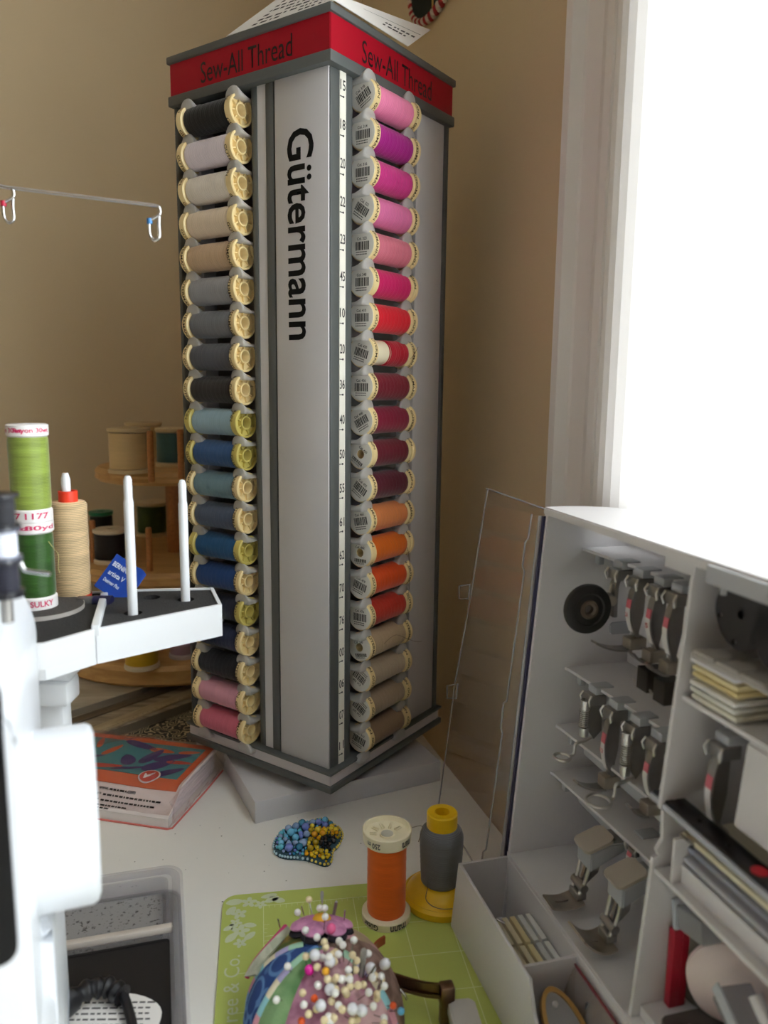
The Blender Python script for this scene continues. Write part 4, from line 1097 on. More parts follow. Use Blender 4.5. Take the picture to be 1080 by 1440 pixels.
tag(obj('loose_thread', tube(smooth_path([P + Vector((.0168, .004, HO - .002)), P + Vector((.024, .012, HO - .006)), PQ + Vector((-.0162, -.002, .046))], 8), .00022, 5), mat('dull_thread', (120, 104, 84), .6)), 'loose thread running between the orange spool and grey cone', 'thread')

# ================================================================ BEADED BROOCH
ol = [(383.8, 1195), (385.6, 1183), (395, 1169.7), (406, 1165), (418, 1160.7), (432.6, 1156.5), (444.6, 1153), (459, 1152), (468.7, 1159), (478, 1165), (482.5, 1176), (476, 1190), (468.7, 1197.4), (466, 1213), (456.6, 1216.6), (444.6, 1213), (432.6, 1209), (418, 1207), (400, 1205.8), (388, 1201)]
ow = [onz(x, y, .002) for x, y in ol]
oc = sum(ow, Vector()) / len(ow)
br = thing('beaded_brooch', 'beaded eye-shaped brooch in blue and yellow with black centre', 'brooch', T(oc.x, oc.y, 0))
ow2 = [p - Vector((oc.x, oc.y, 0)) for p in smooth_path(ow, 4, True)]
obj('felt_backing', prism([(p.x * .98, p.y * .98) for p in ow2], 0, .0030), mat('teal_felt', (54, 86, 98), .9), br)
def bm_mat(n, c): return mat('bead_' + n, c, .22, noise=.12, nscale=300, coat=.3)
BL = [bm_mat('sky', (104, 184, 220)), bm_mat('cornflower', (120, 140, 216)), bm_mat('aqua', (96, 190, 214)), bm_mat('steel', (140, 168, 206)), bm_mat('teal', (52, 128, 160))]
YL = [bm_mat('yellow', (226, 190, 26)), bm_mat('amber', (222, 160, 14)), bm_mat('lemon', (232, 210, 60)), bm_mat('olive', (178, 150, 20))]
BK = [bm_mat('black', (20, 20, 26)), bm_mat('jet', (34, 32, 40))]
MEB = {}
def bead(x, y, z, r, m):
    key = round(r * 20000)
    if key not in MEB: MEB[key] = ball(key / 20000, (1, 1, .92), 10, 7); MEB[key].materials.append(BL[0])
    obj('bead', MEB[key], m, br, T(x, y, z) @ RZ(random.random() * 6))
def cum(path, step):
    out = []; acc = 0; prev = path[-1]
    for p in path:
        acc += (p - prev).length; prev = p
        if acc >= step: out.append(p); acc = 0
    return out
for p in cum(ow2, .0021):
    wx = pj_x = p.x + oc.x
    blue = p.x < .004 and not (p.x > -.004 and p.y > .012)
    bead(p.x * .985, p.y * .985, .0024, .0011, bm_mat('pearl_blue', (176, 208, 220)) if blue else bm_mat('pearl_yellow', (226, 204, 92)))
def inside(x, y):
    c = False; n = len(ow2)
    for i in range(n):
        a, b_ = ow2[i], ow2[i - 1]
        if (a.y > y) != (b_.y > y) and x < (b_.x - a.x) * (y - a.y) / (b_.y - a.y) + a.x: c = not c
    return c
eye = onz(463, 1186, .004) - Vector((oc.x, oc.y, 0))
placed = []; rb_ = random.Random(21)
def edge_d(x, y): return min((Vector((x, y, 0)) - Vector((p.x, p.y, 0))).length for p in ow2)
tries = 0
while len(placed) < 165 and tries < 6000:
    tries += 1
    x, y = rb_.uniform(-.030, .030), rb_.uniform(-.036, .036)
    if not inside(x, y): continue
    ed = edge_d(x, y)
    de = math.hypot(x - eye.x, (y - eye.y) * .8)
    bluez = x < -.001 or (y > .017 and x < .016)
    if de < .0075: r = rb_.choice((.0016, .0019)); m = rb_.choice(BK)
    elif bluez: r = rb_.choice((.0020, .0026, .0030, .0034) if tries < 900 else (.0010, .0013)); m = rb_.choice(BL)
    else: r = rb_.choice((.0015, .0018, .0021, .0027) if tries < 900 else (.0010, .0013)); m = rb_.choice(YL)
    if ed < r + .0012: continue
    if any(math.hypot(x - a, y - b_) < (r + c) * .86 for a, b_, c in placed): continue
    placed.append((x, y, r))
    bead(x, y, .0026 + r * .8 + .0012 * min(1, ed / .008), r, m)

# ================================================================ PINCUSHION AND PINS
CX, CY, CRX, CRY, CRZ = -.0305, .392, .0440, .047, .0500
cush = thing('pincushion', 'patchwork fabric pincushion dome with ribbon seams and felt flower', 'pincushion', T(CX, CY, .0017))
def dome(az, t, lift=0.):
    """t: 0 top .. 1 rim"""
    el = t * 1.62
    e = lambda s: math.copysign(abs(s) ** .9, s)
    return Vector(((CRX + lift) * math.sin(min(el, PI / 2)) * math.cos(az) * (1 - .10 * max(0, el - PI / 2)), (CRY + lift) * math.sin(min(el, PI / 2)) * math.sin(az), max(.0006, (CRZ + lift) * math.cos(el) if el < PI / 2 else .0006)))
def fabric(name, c1, c2, scale, kind='noise'):
    m = mat(name, c1, .85, bump=.3, bscale=700); nt = m.node_tree; b = nt.nodes['Principled BSDF']; tc = nt.nodes.new('ShaderNodeTexCoord')
    t = nt.nodes.new('ShaderNodeTexVoronoi' if kind == 'cells' else 'ShaderNodeTexNoise'); t.inputs['Scale'].default_value = scale
    nt.links.new(tc.outputs['Object'], t.inputs['Vector'])
    r = nt.nodes.new('ShaderNodeValToRGB'); r.color_ramp.elements[0].color = lin(c2) + (1,); r.color_ramp.elements[1].color = lin(c1) + (1,)
    if kind == 'cells':
        mu = nt.nodes.new('ShaderNodeMath'); mu.operation = 'MULTIPLY'; mu.inputs[1].default_value = 14
        sn = nt.nodes.new('ShaderNodeMath'); sn.operation = 'SINE'; nt.links.new(t.outputs['Distance'], mu.inputs[0]); nt.links.new(mu.outputs[0], sn.inputs[0]); nt.links.new(sn.outputs[0], r.inputs[0])
        r.color_ramp.elements[0].position = .2; r.color_ramp.elements[1].position = .8
    else:
        r.color_ramp.elements[0].position = .4; r.color_ramp.elements[1].position = .6; nt.links.new(t.outputs['Fac'], r.inputs[0])
    nt.links.new(r.outputs[0], b.inputs['Base Color']); return m
FABS = [fabric('mauve_print', (196, 140, 164), (150, 92, 120), 90), fabric('rose_print', (206, 150, 160), (170, 150, 120), 70), fabric('brown_floral', (150, 120, 110), (104, 78, 66), 90),
        fabric('pink_stripe', (214, 176, 178), (176, 120, 140), 60), fabric('gold_leaf', (182, 150, 74), (96, 110, 56), 80), fabric('blue_paisley', (92, 132, 184), (34, 66, 126), 75, 'cells'),
        fabric('green_floral', (136, 170, 120), (92, 136, 84), 60)]
# segments by azimuth
segs = [(3.70, 4.20, 6), (4.20, 4.80, 0), (4.80, 5.90, 3), (5.90, 6.80, 2), (6.80, 7.75, 1), (7.75, 9.30, 4), (9.30, 9.983, 5)]
for a0, a1, fi in segs:
    def sf(u, v, a0=a0, a1=a1):
        az = a0 + (a1 - a0) * u; t = v
        return dome(az, t, .0012 * math.sin(PI * u) * math.sin(PI * min(1, t)))
    obj('fabric_segment', sheet(sf, 10, 14, .0012), FABS[fi], cush)
obj('stuffing', lathe([(0, .0008)] + [(CRX * .93 * math.sin(PI / 2 * (1 - k / 10)), .0008 + (CRZ * .93) * math.sin(PI / 2 * k / 10)) for k in range(11)], 28), mat('stuffing', (200, 190, 180), .9), cush, Matrix.Diagonal((1, CRY / CRX, 1, 1)))
RIB = [mat('ribbon_mint', (168, 212, 186), .6), mat('ribbon_lavender', (178, 170, 208), .6), mat('ribbon_cream', (232, 220, 190), .6), mat('ribbon_aqua', (150, 206, 214), .6), mat('ribbon_pink', (226, 160, 176), .6), mat('ribbon_blue', (130, 166, 212), .6)]
for si, (a0, a1, fi) in enumerate(segs):
    if si in (1, 2, 4): continue
    nseg = 7
    for k in range(nseg):
        t0, t1 = .16 + .84 * k / nseg, .16 + .84 * (k + 1) / nseg
        def rf_(u, v, t0=t0, t1=t1, a0=a0):
            t = t0 + (t1 - t0) * u; w = .0026 / max(.012, CRX * math.sin(min(PI / 2, t * 1.62)))
            return dome(a0 + w * (v - .5) * 2, t, .0013 + .0012 * (1 - (2 * v - 1) ** 2))
        obj('ribbon_seam', sheet(rf_, 4, 6, .0006), RIB[(si * 2 + k) % 6], cush)
fl_ = [(347, 1374), (360, 1351), (383, 1324), (402, 1303)]; fi_ = [(362, 1372), (374, 1352), (392, 1331), (406, 1312)]
def cush_pt(px, py, lift): return cush_hit(px, py, lift) - Vector((CX, CY, .0017))
def cush_hit(px, py, lift):
    d = ray(px, py); o_ = CAM - Vector((CX, CY, .0017)); S = Vector((CRX + lift, CRY + lift, CRZ + lift))
    dd = Vector((d.x / S.x, d.y / S.y, d.z / S.z)); oo = Vector((o_.x / S.x, o_.y / S.y, o_.z / S.z))
    A, B, C_ = dd.dot(dd), 2 * oo.dot(dd), oo.dot(oo) - 1; disc_ = B * B - 4 * A * C_
    t = (-B - math.sqrt(disc_)) / (2 * A) if disc_ > 0 else -B / (2 * A)
    return CAM + d * t
fo_ = smooth_path([cush_pt(x, y, .006) for x, y in fl_], 4); fn_ = smooth_path([cush_pt(x, y, .002) for x, y in fi_], 4); nn_ = len(fo_) - 1
obj('quilted_leaf', sheet(lambda u, v: fo_[int(round(u * nn_))] * (1 - v) + fn_[int(round(u * nn_))] * v, nn_, 3, .0018), fabric('sage_quilt', (196, 196, 176), (164, 168, 146), 120), cush)
obj('leaf_binding', tube(fo_, .0016, 8), mat('raspberry_binding', (196, 70, 116), .8), cush)
# felt flower on top
TOPZ = CRZ
FLT = dome(1.75, .20, .0030); FLR = T(*FLT) @ RX(-.34)
FLC = Vector((0, 0, 0))
M_MAUVE = fabric('mauve_felt', (204, 140, 178), (182, 118, 160), 200); M_BLKF = mat('black_felt', (26, 20, 30), .95)
for k in range(6):
    a = 2 * PI * k / 6 + .2; ce = FLC + Vector((.0110 * math.cos(a), .0095 * math.sin(a), 0))
    for zz_, m, s_ in ((-.0030, M_BLKF, 1.0), (.0002, M_MAUVE, .93)):
        bm = bmesh.new(); add_lathe(bm, [(0, 0), (.0070 * s_, 0), (.0078 * s_, .0011), (.0066 * s_, .0026), (.0030, .0032), (0, .0033)], 20)
        obj('petal', to_mesh(bm, 'petal', 60), m, cush, FLR @ T(ce.x, ce.y, ce.z + zz_) @ RZ(a) @ RY(.25))
obj('flower_button', lathe([(0, 0), (.0046, 0), (.0054, .0012), (.0042, .0030), (0, .0038)], 20, 60), mat('mustard_felt', (224, 166, 42), .8), cush, FLR @ T(0, 0, .0030))
# pins
PCOL = {'w': (mat('pin_white', (240, 238, 234), .3), 'white ball-headed pin stuck in the patchwork pincushion'), 'c': (mat('pin_cream', (232, 214, 172), .35), 'cream ball-headed pin stuck in the patchwork pincushion'),
        'p': (mat('pin_pearl', (226, 226, 232), .18, coat=.6), 'large pearl-headed pin stuck in the patchwork pincushion'), 'm': (mat('pin_magenta', (226, 40, 160), .2), 'magenta pearl-headed pin in the pincushion'),
        'k': (mat('pin_pink', (236, 104, 156), .2), 'pink pearl-headed pin below the felt flower on the pincushion'), 'y': (mat('pin_yellow', (238, 172, 40), .35), 'mustard yellow ball-headed pin in the pincushion'),
        'o': (mat('pin_orange', (232, 90, 30), .35), 'orange ball-headed pin stuck in the patchwork pincushion'), 'b': (mat('pin_blue', (96, 172, 214), .35), 'sky blue ball-headed pin low on the pincushion side'), 'n': (M_NEEDLE, '')}
HEADR = {'w': .0020, 'c': .0020, 'p': .0030, 'm': .0025, 'k': .0026, 'y': .0021, 'o': .0019, 'b': .0020}
pins = [(434.4, 1265, 'c', .012), (418.5, 1283, 'w', .008), (429.6, 1308, 'w', .010), (445.8, 1318, 'w', .012), (456, 1324.7, 'c', .012), (458, 1332, 'c', .010), (442.8, 1343, 'p', .012), (430, 1345, 'c', .010), (404.6, 1359, 'w', .006), (435, 1364, 'm', .008),
        (458, 1366, 'y', .012), (388.6, 1406, 'w', .006), (442, 1404, 'o', .008), (434, 1426, 'c', .010), (424, 1436, 'o', .008), (465.7, 1306, 'k', .010), (449.7, 1277, 'w', .012), (456.7, 1277, 'w', .013), (457.4, 1289, 'w', .014), (464, 1352.5, 'p', .012),
        (497.7, 1322, 'w', .012), (517.8, 1341, 'w', .010), (477, 1323.5, 'w', .010), (482, 1329, 'w', .012), (476, 1342, 'w', .012), (480, 1377, 'w', .014), (473, 1375, 'c', .014), (472, 1391.6, 'c', .012), (485, 1393, 'c', .014), (501.6, 1351, 'c', .012),
        (500, 1364, 'c', .010), (518.4, 1395.5, 'w', .012), (525, 1415, 'w', .012), (508.7, 1421, 'p', .014), (481.5, 1419.5, 'c', .014), (476, 1414, 'w', .012), (552.8, 1414, 'o', .006), (563.8, 1422, 'b', .010), (491.8, 1377, 'w', .016), (490, 1364, 'w', .014), (536, 1373, 'w', .010),
        (451, 1414, 'p', .012), (446, 1360, 'c', .010), (468, 1342, 'c', .010), (495.7, 1343, 'c', .012), (492.5, 1387, 'c', .014), (462, 1430, 'w', .012), (495, 1436, 'c', .012), (540, 1432, 'w', .010), (511, 1385, 'c', .010), (466, 1408, 'c', .010), (447, 1385, 'w', .008), (530, 1398, 'c', .010)]
rx_ = random.Random(31)
pins += [(rx_.uniform(452, 542), rx_.uniform(1335, 1440), rx_.choice('wwccccwp'), rx_.uniform(.006, .016)) for _ in range(26)]
pins += [(rx_.uniform(425, 470), rx_.uniform(1370, 1440), rx_.choice('wcc'), rx_.uniform(.005, .010)) for _ in range(6)]
rp = random.Random(5)
MEP = {}
def pin_place(px, py):
    if py < 1330: return 'beside the felt flower of the pincushion'
    if px < 445: return 'on the green and blue side of the pincushion'
    if px > 512: return 'on the eyeglasses side of the pincushion'
    return 'in the crowd of pins between the flower and seam' if py < 1385 else 'low in the crowd on the pink pincushion patches'
for px, py, c, lift in pins:
    Hd = cush_hit(px, py, lift)
    ctr = Vector((CX + rp.uniform(-.014, .014), CY + rp.uniform(-.012, .012), .0017 + rp.uniform(.0, .016)))
    dr = (ctr - Hd).normalized(); L = lift + .012
    r = HEADR[c]
    t = thing('pearl_pin' if c in 'pmk' else 'ball_pin', PCOL[c][1] if c in 'mkyb' else PCOL[c][1].split(' stuck')[0] + ' ' + pin_place(px, py), 'pin', T(*Hd) @ dr.to_track_quat('-Z', 'Y').to_matrix().to_4x4(), 'pins stuck in the pincushion')
    if c not in MEP: MEP[c] = ball(r, (1, 1, 1.15 if c in 'pmk' else 1), 14, 10); MEP[c].materials.append(PCOL[c][0])
    obj('pin_head', MEP[c], None, t)
    obj('pin_shaft', lathe([(0, -L), (.00012, -L + .001), (.00030, -L + .003), (.00030, 0), (0, 0)], 6), M_NEEDLE, t)
for px, py, qx, qy, r, lab in ((453, 1253, 453, 1274, .0011, 'thick grey machine needle standing by the felt flower'), (473, 1268, 468, 1292, .0010, 'thick grey needle leaning beside the felt flower'), (485, 1280, 483, 1312, .00045, 'thin hand needle standing apart from the flower'),
                               (391, 1293, 394, 1306, .0005, 'short dark pin at the pincushion edge by the floral print'), (424, 1274, 428, 1289, .0004, 'fine needle between felt petals'), (512, 1335, 506, 1385, .0018, 'clear plastic-handled needle standing among the pins'), (528, 1358, 505, 1395, .0006, 'long steel needle slanting across the pins'),
                               (497, 1350, 492, 1410, .0005, 'long steel needle upright among the cream pins'), (536, 1376, 527, 1412, .0008, 'white-tipped needle near the pincushion ribbon')):
    A = cush_hit(px, py, .016); B = cush_hit(qx, qy, -.004); d = (B - A)
    t = thing('sewing_needle', lab, 'needle', T(*A) @ d.to_track_quat('-Z', 'Y').to_matrix().to_4x4(), 'needles stuck in the pincushion')
    obj('shaft', lathe([(0, -d.length), (r * .5, -d.length + .002), (r, -d.length + .005), (r, -.001), (r * .7, 0), (0, 0)], 8), M_STEELD if r > .0009 and 'plastic' not in lab else (mat('clear_handle', (190, 186, 180), .2, trans=.4) if 'plastic' in lab else M_NEEDLE), t)

# ================================================================ EYEGLASSES (only one temple and rim end show)
M_BRZ = mat('bronze_metal', (122, 98, 82), .3, 1.); M_COP = mat('copper_enamel', (150, 62, 34), .3, coat=.4)
gl = thing('eyeglasses', 'bronze metal eyeglasses lying on the mat behind the pincushion', 'eyeglasses', T(0, 0, 0))
zl = .022
tp_ = [onz(551, 1376, zl), onz(575, 1384, zl), onz(600, 1390, zl), onz(622, 1392, zl)]
def strip(path, h, th):
    path = smooth_path(path, 6); n = len(path) - 1
    def f(u, v):
        p = path[min(n, int(round(u * n)))]; return p + Vector((0, 0, h * (v - .5)))
    return sheet(f, n, 3, th)
obj('temple_arm', strip(tp_, .0062, .0016), M_BRZ, gl)
obj('temple_lower_edge', strip([p + Vector((.0002, -.0016, -.0036)) for p in tp_], .0022, .0008), M_BRZ, gl)
q = onz(628, 1392, zl)
obj('hinge_block', box(-.0042, .0042, -.0040, .0035, -.009, .0040, .0014), M_BRZ, gl, T(q.x, q.y, zl) @ RZ(.2))
obj('hinge_leg', box(-.0038, .0010, -.0030, .0020, -.0205, -.0085, .0006), M_BRZ, gl, T(q.x, q.y, zl) @ RZ(.2))
obj('temple_sleeve', prism(round_poly(0, .014, -.030, 0, .003), .0, .0028, 'Z', bev=.0006), mat('grey_sleeve', (186, 182, 176), .4), gl, T(*(onz(632, 1412, .0145) - Vector((0, 0, .0)))) @ RZ(.12))
obj('sleeve_edge', box(-.0012, .0022, -.034, .004, -.006, .002, .0006), mat('grey_sleeve', (186, 182, 176)), gl, T(*(onz(631, 1408, .0145))) @ RZ(.12))
hk = [onz(526, 1341, .020), onz(528, 1334, .020), onz(533, 1328, .020), onz(542, 1322, .020)]
obj('nose_arm', strip(hk, .0052, .0014), M_COP, gl)
obj('nose_pad', tube([onz(530, 1352, .018), onz(538, 1349, .018), onz(540, 1353, .017)], .0012, 8), M_BRZ, gl)
rim_ = [onz(526, 1341, .018), onz(530, 1356, .018), onz(538, 1372, .018), onz(551, 1378, .020)]
obj('rim_wire', tube(smooth_path(rim_, 6), .0011, 8), M_BRZ, gl)
obj('end_hook', tube(smooth_path([onz(555, 1390, .020), onz(562, 1391, .019), onz(569, 1399, .016), onz(572, 1405, .013)], 5), .0009, 8), mat('polished_wire', (226, 226, 228)), gl)

# ================================================================ ACCESSORY CABINET
CE = Vector((.2642, -.9645, 0)).normalized(); CM = Vector((-CE.y, CE.x, 0))
CA = onz(714, 1197, .05)
FX = frame((CA.x, CA.y, 0), CE, CM)           # X towards the viewer, Y back (to the window), Z up
FXI = FX.inverted()
cab = thing('accessory_cabinet', 'tall white accessory cabinet standing open with clear door and drawer', 'cabinet', FX)
def atx(px, py, x): return FXI @ onplane(px, py, FX @ Vector((x, 0, 0)), CE)
def aty(px, py, y): return FXI @ onplane(px, py, FX @ Vector((0, y, 0)), CM)
def atz(px, py, z): return FXI @ onz(px, py, z)
ZTP, ZFL, DB, LX = .2842, .050, .0835, .315
LEAN = .0178 / (ZTP - ZFL)
def fy(z): return LEAN * (z - ZFL)             # front plane leans back as it rises
DIVX = .1450
# far side wall, back, floor, top
obj('side_panel', prism([(fy(.003), .003), (DB, .003), (DB, ZTP - .004), (fy(ZTP - .004), ZTP - .004)], 0, .0030, 'X'), M_CASE, cab)
obj('back_panel', box(.003, LX, DB - .0030, DB, .003, ZTP - .004), M_CASE, cab)
obj('side_panel', prism([(fy(.003), .003), (DB, .003), (DB, ZTP - .004), (fy(ZTP - .004), ZTP - .004)], LX - .003, LX, 'X'), M_CASE, cab)
obj('floor_panel', prism([(0, -.0005), (LX, -.0005), (LX, DB), (0, DB)], ZFL - .003, ZFL, 'Z'), M_CASE, cab)
obj('bottom_panel', box(0, LX, .002, DB, .0017, .0032), M_CASE, cab)
f0 = fy(ZTP) - .0015
tpoly = [(-.0015, f0), (LX + .0015, f0), (LX + .0015, DB + .002)]
tpoly += [(.118, DB + .002), (.078, DB - .0005), (.045, DB - .005), (.022, DB - .013), (.008, DB - .026), (.0, DB - .040), (-.0015, DB - .055)]
obj('top_panel', prism(tpoly, ZTP - .0050, ZTP, 'Z', bev=.0008), M_CASE, cab)
# front-edge gasket beside the hinge
gz0, gz1 = .006, ZTP - .006
obj('hinge_gasket', prism([(fy(gz0) - .0016, gz0), (fy(gz0) + .0022, gz0), (fy(gz1) + .0022, gz1), (fy(gz1) - .0016, gz1)], -.0022, .0003, 'X'), mat('navy_gasket', (48, 46, 74), .4), cab)
# divider with its finger notch and slots
nz1 = atx(907, 1138, DIVX); nz2 = atx(931, 1142, DIVX); nz3 = atx(927, 1190, DIVX); nz4 = atx(893, 1207, DIVX)
dv_ = [(fy(ZFL) + .001, ZFL), (DB - .003, ZFL), (DB - .003, ZTP - .005), (fy(ZTP) + .001, ZTP - .005), (fy(nz1.z) + .001, nz1.z), (nz2.y - .002, nz1.z - .0002), (nz2.y, nz1.z - .002), (nz3.y + .001, nz3.z + .004), (nz3.y - .002, nz4.z + .003), (fy(nz4.z) + .004, nz4.z), (fy(nz4.z) + .001, nz4.z - .001)]
_sl = []
for px, py0, py1 in ((939, 1030, 1056), (897, 1262, 1284)):
    a, b_ = atx(px, py0, DIVX + .0011), atx(px - 3, py1, DIVX + .0011)
    _sl.append(prism([(a.y, a.z), (a.y + .0012, a.z), (b_.y + .0012, b_.z), (b_.y, b_.z)], DIVX - .004, DIVX + .004, 'X'))
obj('divider', cut(prism(dv_, DIVX - .0011, DIVX + .0011, 'X'), _sl), M_CASE, cab)
# shelves in the far compartment
SH = [(.0427, .2574), (.0344, .1780), (.0297, .1383), (.0272, .1057)]
for y, z in SH:
    bm = bmesh.new(); add_prism(bm, [(.003, y), (.0065, y + .001), (DIVX - .001, y + .008), (DIVX - .001, DB - .003), (.003, DB - .003)], z - .0018, z, 'Z')
    obj('shelf', to_mesh(bm), M_CASE, cab)
    obj('shelf_lip', box(.020, DIVX - .004, y + .012, y + .0145, z - .014, z - .0016), M_GREYCLIP, cab)
    obj('shelf_catch', box(.012, .017, y + .004, y + .008, z - .0085, z - .0016, .0008), M_GREYCLIP, cab)
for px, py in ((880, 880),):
    q = atx(876, 882, .003); obj('recess_shade_block', prism(round_poly(q.y - .010, q.y + .012, q.z - .004, q.z + .004, .002), .0028, .0045, 'X'), M_GREYCLIP, cab)  # raised grey block added for a wall recess, its shade put into the colour
# ledge tabs under the top and in the near compartment
q = atx(948, 782, DIVX - .02)
obj('top_rib', box(DIVX - .035, DIVX - .006, f0 + .012, f0 + .014, ZTP - .014, ZTP - .005), M_CASE, cab)
obj('top_rib', box(DIVX + .012, LX - .01, f0 + .006, f0 + .008, ZTP - .012, ZTP - .005), M_CASE, cab)

# ---- clear door, swung right open in line with the front
dTL = FXI @ onz(685, 686, ZTP - .001); 
nD = (onz(685, 686, ZTP - .001) - (FX @ Vector((0, fy(ZTP), ZTP)))).cross((FX @ Vector((0, fy(ZFL), ZFL))) - (FX @ Vector((0, fy(ZTP), ZTP)))).normalized()
pD = FX @ Vector((0, fy(ZTP), ZTP))
def dpt(px, py): return FXI @ onplane(px, py, pD, nD)
M_DOOR = clear_mat('clear_door', (250, 249, 248), ior=1.4, haze=.025, graze=.12)
M_DEDGE = clear_mat('clear_door_edge', (214, 212, 214), ior=1.5, haze=.30)
nl = (FXI.to_3x3() @ nD)
if nl.y > 0: nl = -nl                          # towards the viewer's side
outline = [dpt(768, 716), dpt(686, 687), dpt(672, 770), dpt(664, 815), dpt(660, 850), dpt(657, 890), dpt(652, 896), dpt(649, 930), dpt(645, 938), dpt(640, 960), dpt(636, 1000), dpt(617, 1132), dpt(695, 1215)]
bh = Vector((-.003, fy(.008), .008))
outline[-1] = bh
def slab(pts, th, nrm):
    bm = bmesh.new(); lo = [bm.verts.new(p) for p in pts]; hi = [bm.verts.new(p + nrm * th) for p in pts]; n = len(pts)
    bm.faces.new(lo); bm.faces.new(hi[::-1])
    for i in range(n): bm.faces.new((lo[i], hi[i], hi[(i + 1) % n], lo[(i + 1) % n]))
    return to_mesh(bm)
door = obj('clear_door', slab(outline, .0010, nl), M_DOOR, cab)
bm = bmesh.new()
for a, b_, r in ((outline[0], outline[1], .0005), (outline[1], outline[4], .0006), (outline[4], outline[9], .0006), (outline[9], outline[11], .0006), (outline[11], outline[12], .0006)):
    add_tube(bm, [a, (a + b_) / 2, b_], r, 6)
obj('door_edge', to_mesh(bm, 'edge', 60), M_DEDGE, door)
obj('door_top_edge', tube([outline[0] + nl * .001, outline[1] + nl * .001], .0006, 6), M_DEDGE, door)
for px, py in ((654, 832), (637, 972)):
    a, b_, c, d = dpt(px + 8, py - 10), dpt(px - 7, py - 8), dpt(px - 7, py + 10), dpt(px + 6, py + 10)
    obj('door_catch', slab([a, b_, c, d], .0016, nl), M_DOOR, door)
    bm = bmesh.new(); add_tube(bm, [p + nl * .0008 for p in (a, b_, c, d)], .0006, 6, True); obj('catch_edge', to_mesh(bm, 'edge', 60), M_DEDGE, door)
# return flange along the hinge with its notches, standing out towards the viewer
FD = .0165
def fl(z, d): return Vector((-.0035, fy(z), z)) + Vector((-.95, -.06, 0)) * d
zs = [(ZTP - .006, FD * .45), (.262, FD * .5), (.2590, FD * .68), (.2430, FD * .68), (.2400, FD * .52), (.150, FD * .75), (.1475, FD * .95), (.1300, FD * .95), (.1270, FD * .80), (.040, FD * 1.05), (.036, FD * 1.25), (.010, FD * 1.35)]
fp = [Vector((-.0030, fy(z) - .0012, z)) for z in (.008, ZTP - .006)]
outer = [Vector((-.0030 - d, fy(z) - .0030 - d * .15, z)) for z, d in zs]
obj('door_flange', slab([fp[0], fp[1]] + outer, .0010, Vector((0, -1, 0))), M_DOOR, door)
bm = bmesh.new(); add_tube(bm, [p - Vector((0, .0006, 0)) for p in outer], .0007, 6); obj('flange_edge', to_mesh(bm, 'edge', 60), M_DEDGE, door)
bm = bmesh.new(); add_tube(bm, [p - Vector((0, .001, 0)) for p in fp], .0014, 8); obj('hinge_rod', to_mesh(bm, 'rod', 60), M_DEDGE, door)

# ---- drawer
YD0, YD1, ZD, XD = -.0352, .0010, .0470, .30
drw = bpy.data.objects.new('drawer', None); COL.objects.link(drw); drw.parent = cab
st = atz(745, 1376, ZD).x; 
sx1 = atz(748, 1405, ZD - .008).x
prof = [(0, .0018), (XD, .0018), (XD, .022), (sx1 + .030, .022), (sx1 + .014, .025), (sx1 + .004, .033), (st + .004, ZD - .006), (st, ZD), (.0, ZD)]
def dwall(poly, y0, y1, draft, name):
    bm = bmesh.new(); add_prism(bm, poly, y0, y1, 'Y')
    for v in bm.verts: v.co.y -= draft * (ZD - v.co.z)
    bmesh.ops.bevel(bm, geom=[e for e in bm.edges], offset=.0004, segments=1, affect='EDGES')
    return obj(name, to_mesh(bm, 'wall', 40), M_CASE, drw)
dwall(prof, YD0, YD0 + .0019, .10, 'drawer_side')
dwall([(0, .0018), (XD, .0018), (XD, ZD), (0, ZD)], YD1 - .0019, YD1, .0, 'drawer_side')
obj('drawer_end', prism([(YD0 - .0043, .0018), (YD1, .0018), (YD1, ZD), (YD0, ZD)], 0, .0019, 'X'), M_CASE, drw)
obj('drawer_floor', box(.001, XD, YD0 - .004, YD1, .0018, .0032), M_CASE, drw)
xdv = .094
obj('drawer_divider', prism([(YD0 - .002, .003), (YD1 - .001, .003), (YD1 - .001, ZD - .002), (YD0 + .001, ZD - .002)], xdv, xdv + .0018, 'X'), M_CASE, drw)

def onbox(name, label, cat, loc=(0, 0, 0), group=None, R=None):
    return thing(name, label, cat, FX @ T(*loc) @ (R or Matrix.Identity(4)), group)
# slim cases in the drawer: six across, two rows
cols = [(188, 180, 158), (196, 188, 160), (214, 204, 172), (222, 208, 160), (206, 208, 206), (220, 222, 220)]
CN_ = ['dull khaki', 'pale khaki', 'cream', 'buttery cream', 'pale grey', 'white']
for i in range(6):
    for j, (xa, xb, rn) in enumerate(((.040, .0635, 'far'), (.0655, .0925, 'near'))):
        y = YD0 + .0032 + i * .0053
        t = onbox('slim_case', '%s slim plastic case in the %s row of the cabinet drawer' % (CN_[i], 'rear' if j == 0 else 'divider side'), 'case', (xa, y, .0033), 'slim cases in the drawer')
        L = xb - xa
        obj('shell', box(0, L, 0, .0034, 0, .0295, .0003), mat('slim_case_%d' % i, cols[i], .4), t)
        obj('side_plate', box(.0002, L - .0002, .0034, .0043, .001, .0245), mat('case_side_grey', (150, 147, 140), .4), t)
tag(obj('spare_needle', tube([(.036, YD0 + .004, .030), (.041, YD0 + .010, .0335), (.046, YD0 + .0165, .0315)], .0007, 6), M_NEEDLE, None, FX), 'small steel pin lying over the slim cases in the drawer', 'pin')
